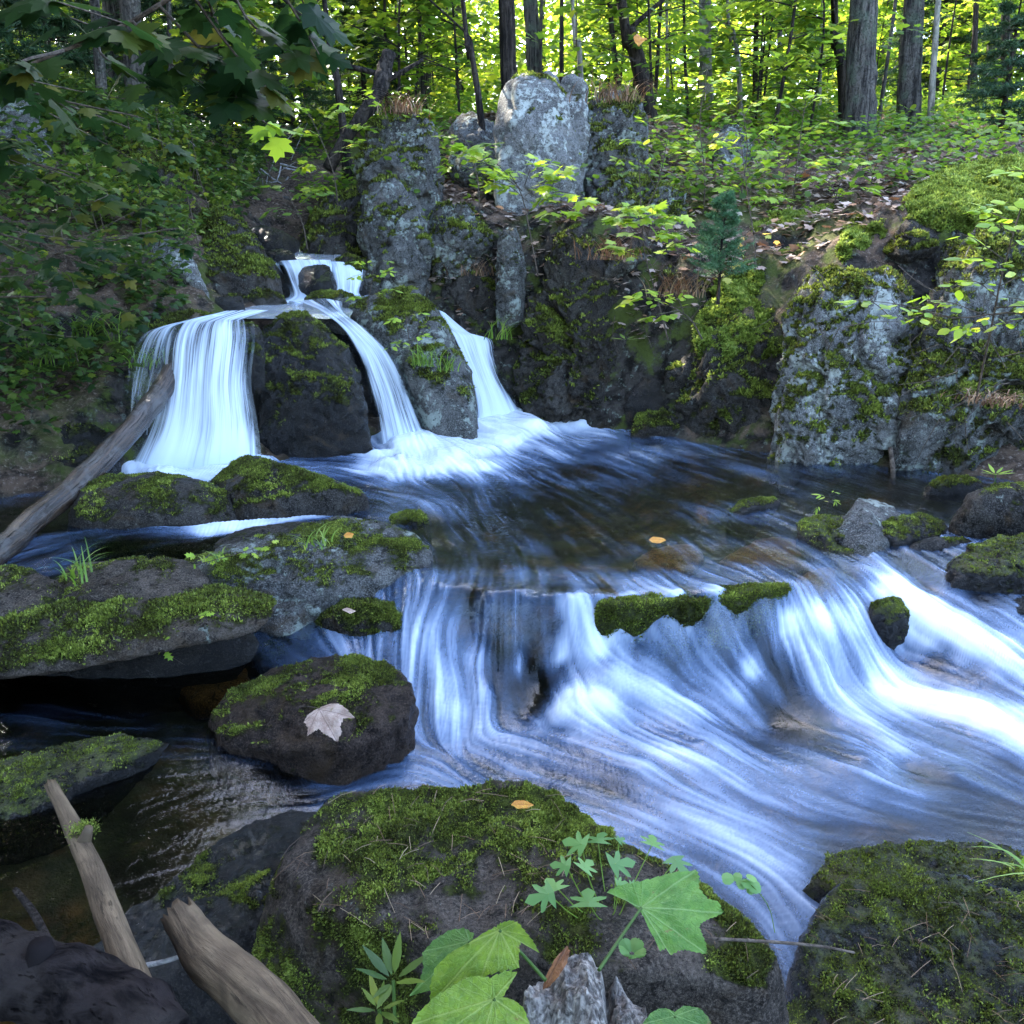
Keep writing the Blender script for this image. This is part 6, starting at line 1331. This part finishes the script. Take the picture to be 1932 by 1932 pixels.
blade(z1([(590,1225),(680,1190),(800,1165),(930,1130),(1060,1100),(1165,1075),(1180,1140),(1175,1200),(1230,1270),(1300,1290),(1335,1350),(1280,1380),(1230,1400),(1190,1425),(1180,1450),(1200,1500),(1225,1560),(1228,1612),(1150,1610),(1090,1595),(1050,1600),(1000,1625),(970,1580),(930,1600),(925,1540),(880,1500),(850,1440),(830,1390),(800,1345),(760,1310),(700,1270)]),
      z1([(812, 1330)])[0], 1.17, (-.05, -.45, .9), M_BIG1, [0, 5, 10, 17, 21], [(1170, 1770, 1.10), (1130, 1830, 1.03)], .07, 'wide pale green blade spreading over the mossy boulder')
blade(z2([(525,1820),(530,1720),(560,1630),(640,1560),(730,1510),(820,1450),(880,1420),(910,1400),(960,1388),(1000,1400),(1040,1450),(1080,1500),(1110,1560),(1060,1520),(1010,1480),(1005,1560),(1000,1640),(900,1660),(800,1690),(700,1700),(620,1760)]),
      z2([(900, 1440)])[0], 1.04, (-.25, -.55, .8), M_BIG2, [0, 4, 12, 16, 18], [(985, 1800, 1.03), (1030, 1850, 1.0)], .10, 'folded lime blade left of the stump')
blade(z2([(420,1780),(480,1700),(500,1640),(498,1550),(560,1490),(640,1440),(720,1430),(770,1460),(740,1530),(690,1600),(600,1680),(540,1760)]), z2([(740, 1500)])[0], 1.08, (-.2, -.5, .85), M_BIG3, [0, 3, 6], [(960, 1850, 1.03)], .05, 'dull blade half hidden behind the folded one')
blade(z2([(430,1932),(480,1860),(560,1790),(640,1740),(700,1700),(760,1680),(850,1690),(940,1650),(995,1660),(960,1720),(920,1790),(980,1810),(1030,1850),(1060,1932),(1000,2000),(800,2050),(550,2020)]), z2([(870, 1800)])[0], .96, (-.05, -.5, .85), M_BIG2, [0, 8, 13, 15, 16], [(985, 1960, .95)], .06, 'lowest lime blade cut by the bottom of the picture')
blade(z3([(-70,1930),(-20,1870),(20,1850),(60,1850),(100,1868),(150,1835),(230,1845),(280,1900),(310,1960),(200,2050),(0,2050)]), z3([(105, 1890)])[0], .97, (.1, -.45, .88), M_BIG3, [0, 3, 6, 8], [(1250, 1985, .96)], .06, 'rounded dark blade right of the stump')
def lone_leaf(label, pts, junc, Y, nrm, mat, tips, curl=.1, stem=None, kind='fallen_leaf'):
    V, Fa, ve, c0 = traced_leaf(None, junc, pts, Y, nrm, curl, tips, .02)
    o = link(kind, mesh_data(kind, V - c0, Fa, {'vein': ve}, True, (mat,)), None, c0); tag(o, label, 'leaf')
    if stem is not None:
        sb = Bag(); sb.add(*tube(spline([c0, U(*stem[0]), U(*stem[1])], 8), .0012, 6)); link('leaf_stalk', sb.mesh('leaf_stalk', M_TWIG, c0), o)
lone_leaf('pale pinkish dry maple leaf lying on the brown boulder', z4([(1670,275),(1720,255),(1760,248),(1800,265),(1858,318),(1800,328),(1782,370),(1792,400),(1766,446),(1720,420),(1690,405),(1672,385),(1640,402),(1608,418),(1612,380),(1592,345),(1612,312),(1650,285)]), z4([(1672, 282)])[0], 2.36, (0, -.55, .85), M_DEADLEAF, [2, 4, 8, 13, 15], .10, [(590, 1334, 2.38), (566, 1332, 2.40)])
lone_leaf('small curled orange leaf on the mossy back of the flat topped boulder', [(964, 1518), (972, 1510), (990, 1510), (1008, 1518), (996, 1525), (976, 1526)], (968, 1518), 1.63, (0, -.45, .9), M_ORANGE, [3], .05)
lone_leaf('orange leaf drifting under the clear shallows', [(1224, 1018), (1232, 1013), (1250, 1015), (1257, 1020), (1245, 1026), (1230, 1024)], (1228, 1018), 3.54, (0, -.1, 1.), M_ORANGE, [3], .02)
lone_leaf('rust brown leaf curled upright against the stump', [(1022, 1868), (1030, 1840), (1045, 1810), (1062, 1790), (1070, 1800), (1066, 1822), (1052, 1845), (1036, 1862)], (1026, 1866), 1.02, (-.5, -.8, .3), lobe_mat('rust_leaf', (.14, .055, .025), (.28, .12, .05), (.1, .04, .02), .15), [3], .2)
lone_leaf('tan leaf on the back of the peaked boulder', [(645, 1150), (655, 1146), (672, 1152), (660, 1158)], (648, 1151), 2.99, (0, -.4, .9), M_DEADLEAF, [2], .1)
lone_leaf('orange leaf caught in the herbs on the lichen patched block', [(648, 1010), (655, 1004), (668, 1006), (664, 1014), (652, 1015)], (650, 1010), 3.30, (0, -.4, .9), M_ORANGE, [2], .1)
lone_leaf('orange maple leaf glowing high before the leaning stout trunk', [(1195, 70), (1203, 62), (1210, 70), (1222, 72), (1213, 80), (1205, 88), (1198, 80)], (1205, 80), 6.2, (0, -.8, .5), M_ORANGE, [1, 3, 5], .1)
GERAN = star_template([(0, 0), (.28, .04), (.52, .10), (.34, .20), (.20, .26), (.46, .46), (.50, .60), (.30, .56), (.13, .46), (.20, .78), (.10, .90), (0, 1.)], (0, .22))
gp = empty('geranium_plant', U(1150, 1745, 1.36), 'small herb with deeply cut palmate leaves on the mossy boulder', 'herb'); gq = np.array(gp.location)
gb = Bag(); gs = Bag()
for (px, py, s_, a_) in [(1087,1590,.055,2.6),(1131,1580,.055,1.2),(1171,1584,.024,.8),(1232,1586,.05,1.4),(1171,1628,.058,.4),(1107,1632,.045,1.0),(1060,1632,.042,2.8),(1044,1668,.05,2.0),(1023,1690,.055,3.4),(1110,1694,.066,1.5),(1281,1630,.052,5.2),(1172,1666,.026,.3),(1196,1668,.02,.2)]:
    Y_ = UZ(px, py, .49)[1]; c = U(px, py, Y_); f = np.array([[cos(a_), sin(a_), -.15]])
    add_leaves(gb, GERAN, c[None] - f * s_ * .4, f, np.array([[rng.normal() * .25, -.35, 1.]]), s_, float(rng.uniform(.3, .9)))
    gs.add(*tube(spline([gq + rng.normal(size=3) * .006, (gq + c) / 2 + [0, 0, -.015], c - f[0] * s_ * .2], 7), .0011, 5), .7)
M_GER = leaf_mat('geranium_leaves', [(.05, .125, .03), (.08, .18, .045), (.12, .24, .06), (.17, .29, .08)], .35, .35)
link('foliage', gb.mesh('foliage', M_GER, gq), gp); link('stem', gs.mesh('stem', M_GRASS, gq), gp)
ROUND = star_template([(0, 0), (.3, .08), (.48, .4), (.40, .75), (.18, .9), (.08, .84), (0, .95)], (0, .45))
mr = empty('meadow_rue', U(1462, 1760, 1.40), 'sprig of round lobed leaflets held over the bending water', 'herb'); mq = np.array(mr.location)
gb = Bag(); gs = Bag()
for (px, py, s_, a_) in [(1374,1657,.022,3.1),(1394,1655,.018,2.2),(1400,1668,.018,3.6),(1417,1658,.02,1.3),(1410,1665,.018,4.),(1422,1672,.026,.3),(1414,1675,.018,5.)]:
    c = U(px, py, 1.45); f = np.array([[cos(a_), sin(a_) * .5, -.1]])
    add_leaves(gb, ROUND, c[None] - f * s_ * .5, f, np.array([[0, -.5, 1.]]), s_ * 1.2, float(rng.uniform(.5, 1)))
gs.add(*tube(spline([mq, U(1450, 1710, 1.43), U(1415, 1668, 1.45), U(1380, 1658, 1.45)], 9), .0009, 5), .4)
link('foliage', gb.mesh('foliage', M_GER, mq), mr); link('stem', gs.mesh('stem', M_GRASS, mq), mr)
rosette('aster_seedling', 'dark green herb with pointed leaves left of the big lobed leaves', (742, 1850), 1.06, 9, .062, LANCE, M_LDRK, .45, stemto=(745, 1930, 1.04))
rosette('aster_seedling', 'smaller pointed leaved herb below the other one', (715, 1905), 1.03, 7, .045, LANCE, M_LDRK, .4, stemto=(722, 1950, 1.02))
rosette('cress_seedling', 'tiny round leaved seedling right of the stump', (1192, 1800), 1.16, 6, .028, ROUND, M_GER, .5)
wl_ = sapling('geranium_runner', 'wilting herb hanging over the edge of the overhanging slab', [(350, 1120, 3.0), (330, 1180, 2.85), (300, 1215, 2.78)], [[(300, 1215), (310, 1240), (350, 1255)], [(330, 1180), (370, 1165), (385, 1160)], [(300, 1212), (315, 1200), (330, 1196)]], 2.78, FERN, .04, 22, M_LBRT, cat='herb', sr=.002, spread=.01, yspread=.01)
sapling('geranium_runner', 'row of small herbs along the back edge of the bare brown block', [(330, 1075, 3.15), (430, 1050, 3.2), (520, 1020, 3.25)], [[(340, 1072), (380, 1060), (420, 1052)], [(430, 1050), (470, 1040), (510, 1025)], [(380, 1062), (370, 1050), (365, 1045)]], 3.2, FERN, .045, 45, M_LBRT, cat='herb', sr=.002, spread=.02, yspread=.03)
# overhanging maple branch, its dark silhouette put into the leaf colour
sapling('maple_branch', 'dark overhanging maple branch with broad leaves hanging in from above', [(560, -160, 2.2), (400, -60, 2.25), (250, 40, 2.3), (60, 120, 2.3)],
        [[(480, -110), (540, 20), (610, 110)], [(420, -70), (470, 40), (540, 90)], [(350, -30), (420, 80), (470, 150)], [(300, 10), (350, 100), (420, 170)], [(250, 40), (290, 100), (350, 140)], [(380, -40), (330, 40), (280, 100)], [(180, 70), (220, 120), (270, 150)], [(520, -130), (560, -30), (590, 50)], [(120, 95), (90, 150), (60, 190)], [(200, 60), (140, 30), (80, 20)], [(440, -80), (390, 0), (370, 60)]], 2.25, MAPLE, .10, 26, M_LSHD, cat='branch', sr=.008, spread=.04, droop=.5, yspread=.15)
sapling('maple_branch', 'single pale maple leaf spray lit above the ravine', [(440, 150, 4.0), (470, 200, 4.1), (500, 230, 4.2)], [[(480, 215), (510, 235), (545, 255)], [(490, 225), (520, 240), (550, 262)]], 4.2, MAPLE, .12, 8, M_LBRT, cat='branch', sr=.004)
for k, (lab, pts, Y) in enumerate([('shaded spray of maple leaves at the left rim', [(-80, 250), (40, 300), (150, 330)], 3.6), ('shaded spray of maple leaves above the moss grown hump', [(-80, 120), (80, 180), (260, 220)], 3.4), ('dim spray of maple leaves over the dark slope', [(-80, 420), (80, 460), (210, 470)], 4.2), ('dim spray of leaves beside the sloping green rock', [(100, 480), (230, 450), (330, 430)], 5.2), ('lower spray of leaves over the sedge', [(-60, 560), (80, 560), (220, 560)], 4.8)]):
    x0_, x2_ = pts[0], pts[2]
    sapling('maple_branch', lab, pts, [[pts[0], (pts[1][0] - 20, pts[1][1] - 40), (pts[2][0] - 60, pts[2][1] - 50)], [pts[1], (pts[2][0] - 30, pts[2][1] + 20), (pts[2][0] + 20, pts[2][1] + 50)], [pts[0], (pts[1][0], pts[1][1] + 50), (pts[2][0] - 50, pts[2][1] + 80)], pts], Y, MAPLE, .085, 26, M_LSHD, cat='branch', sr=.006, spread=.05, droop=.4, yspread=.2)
# dry pine needles on the two front boulders
nb = Bag()
for nm_, cnt in (('boulder', 120), ('boulder.001', 110)):
    o_, V, Fa, Nv, mask, base = ROCKS[nm_]
    w_ = (Nv[Fa].mean(1)[:, 2] > .75).astype(float); f_, P, _, _ = sample_tri(V, Fa, w_, cnt)
    for k in range(cnt):
        nn = Nv[Fa[f_[k], 0]]; a = rng.uniform(0, 2 * pi); L = rng.uniform(.025, .07); d = unit(np.cross(nn, [cos(a), sin(a), .2]))
        q = P[k] + nn * .006; nb.add(*tube([q - d * L / 2, q + nn * rng.uniform(.001, .006), q + d * L / 2], .0006, 4, cap=False), float(rng.random()))
tag(link('fallen_needles', nb.mesh('fallen_needles', M_THATCH)), 'dry rusty pine needles strewn over the two nearest boulders', None, None, 'stuff')
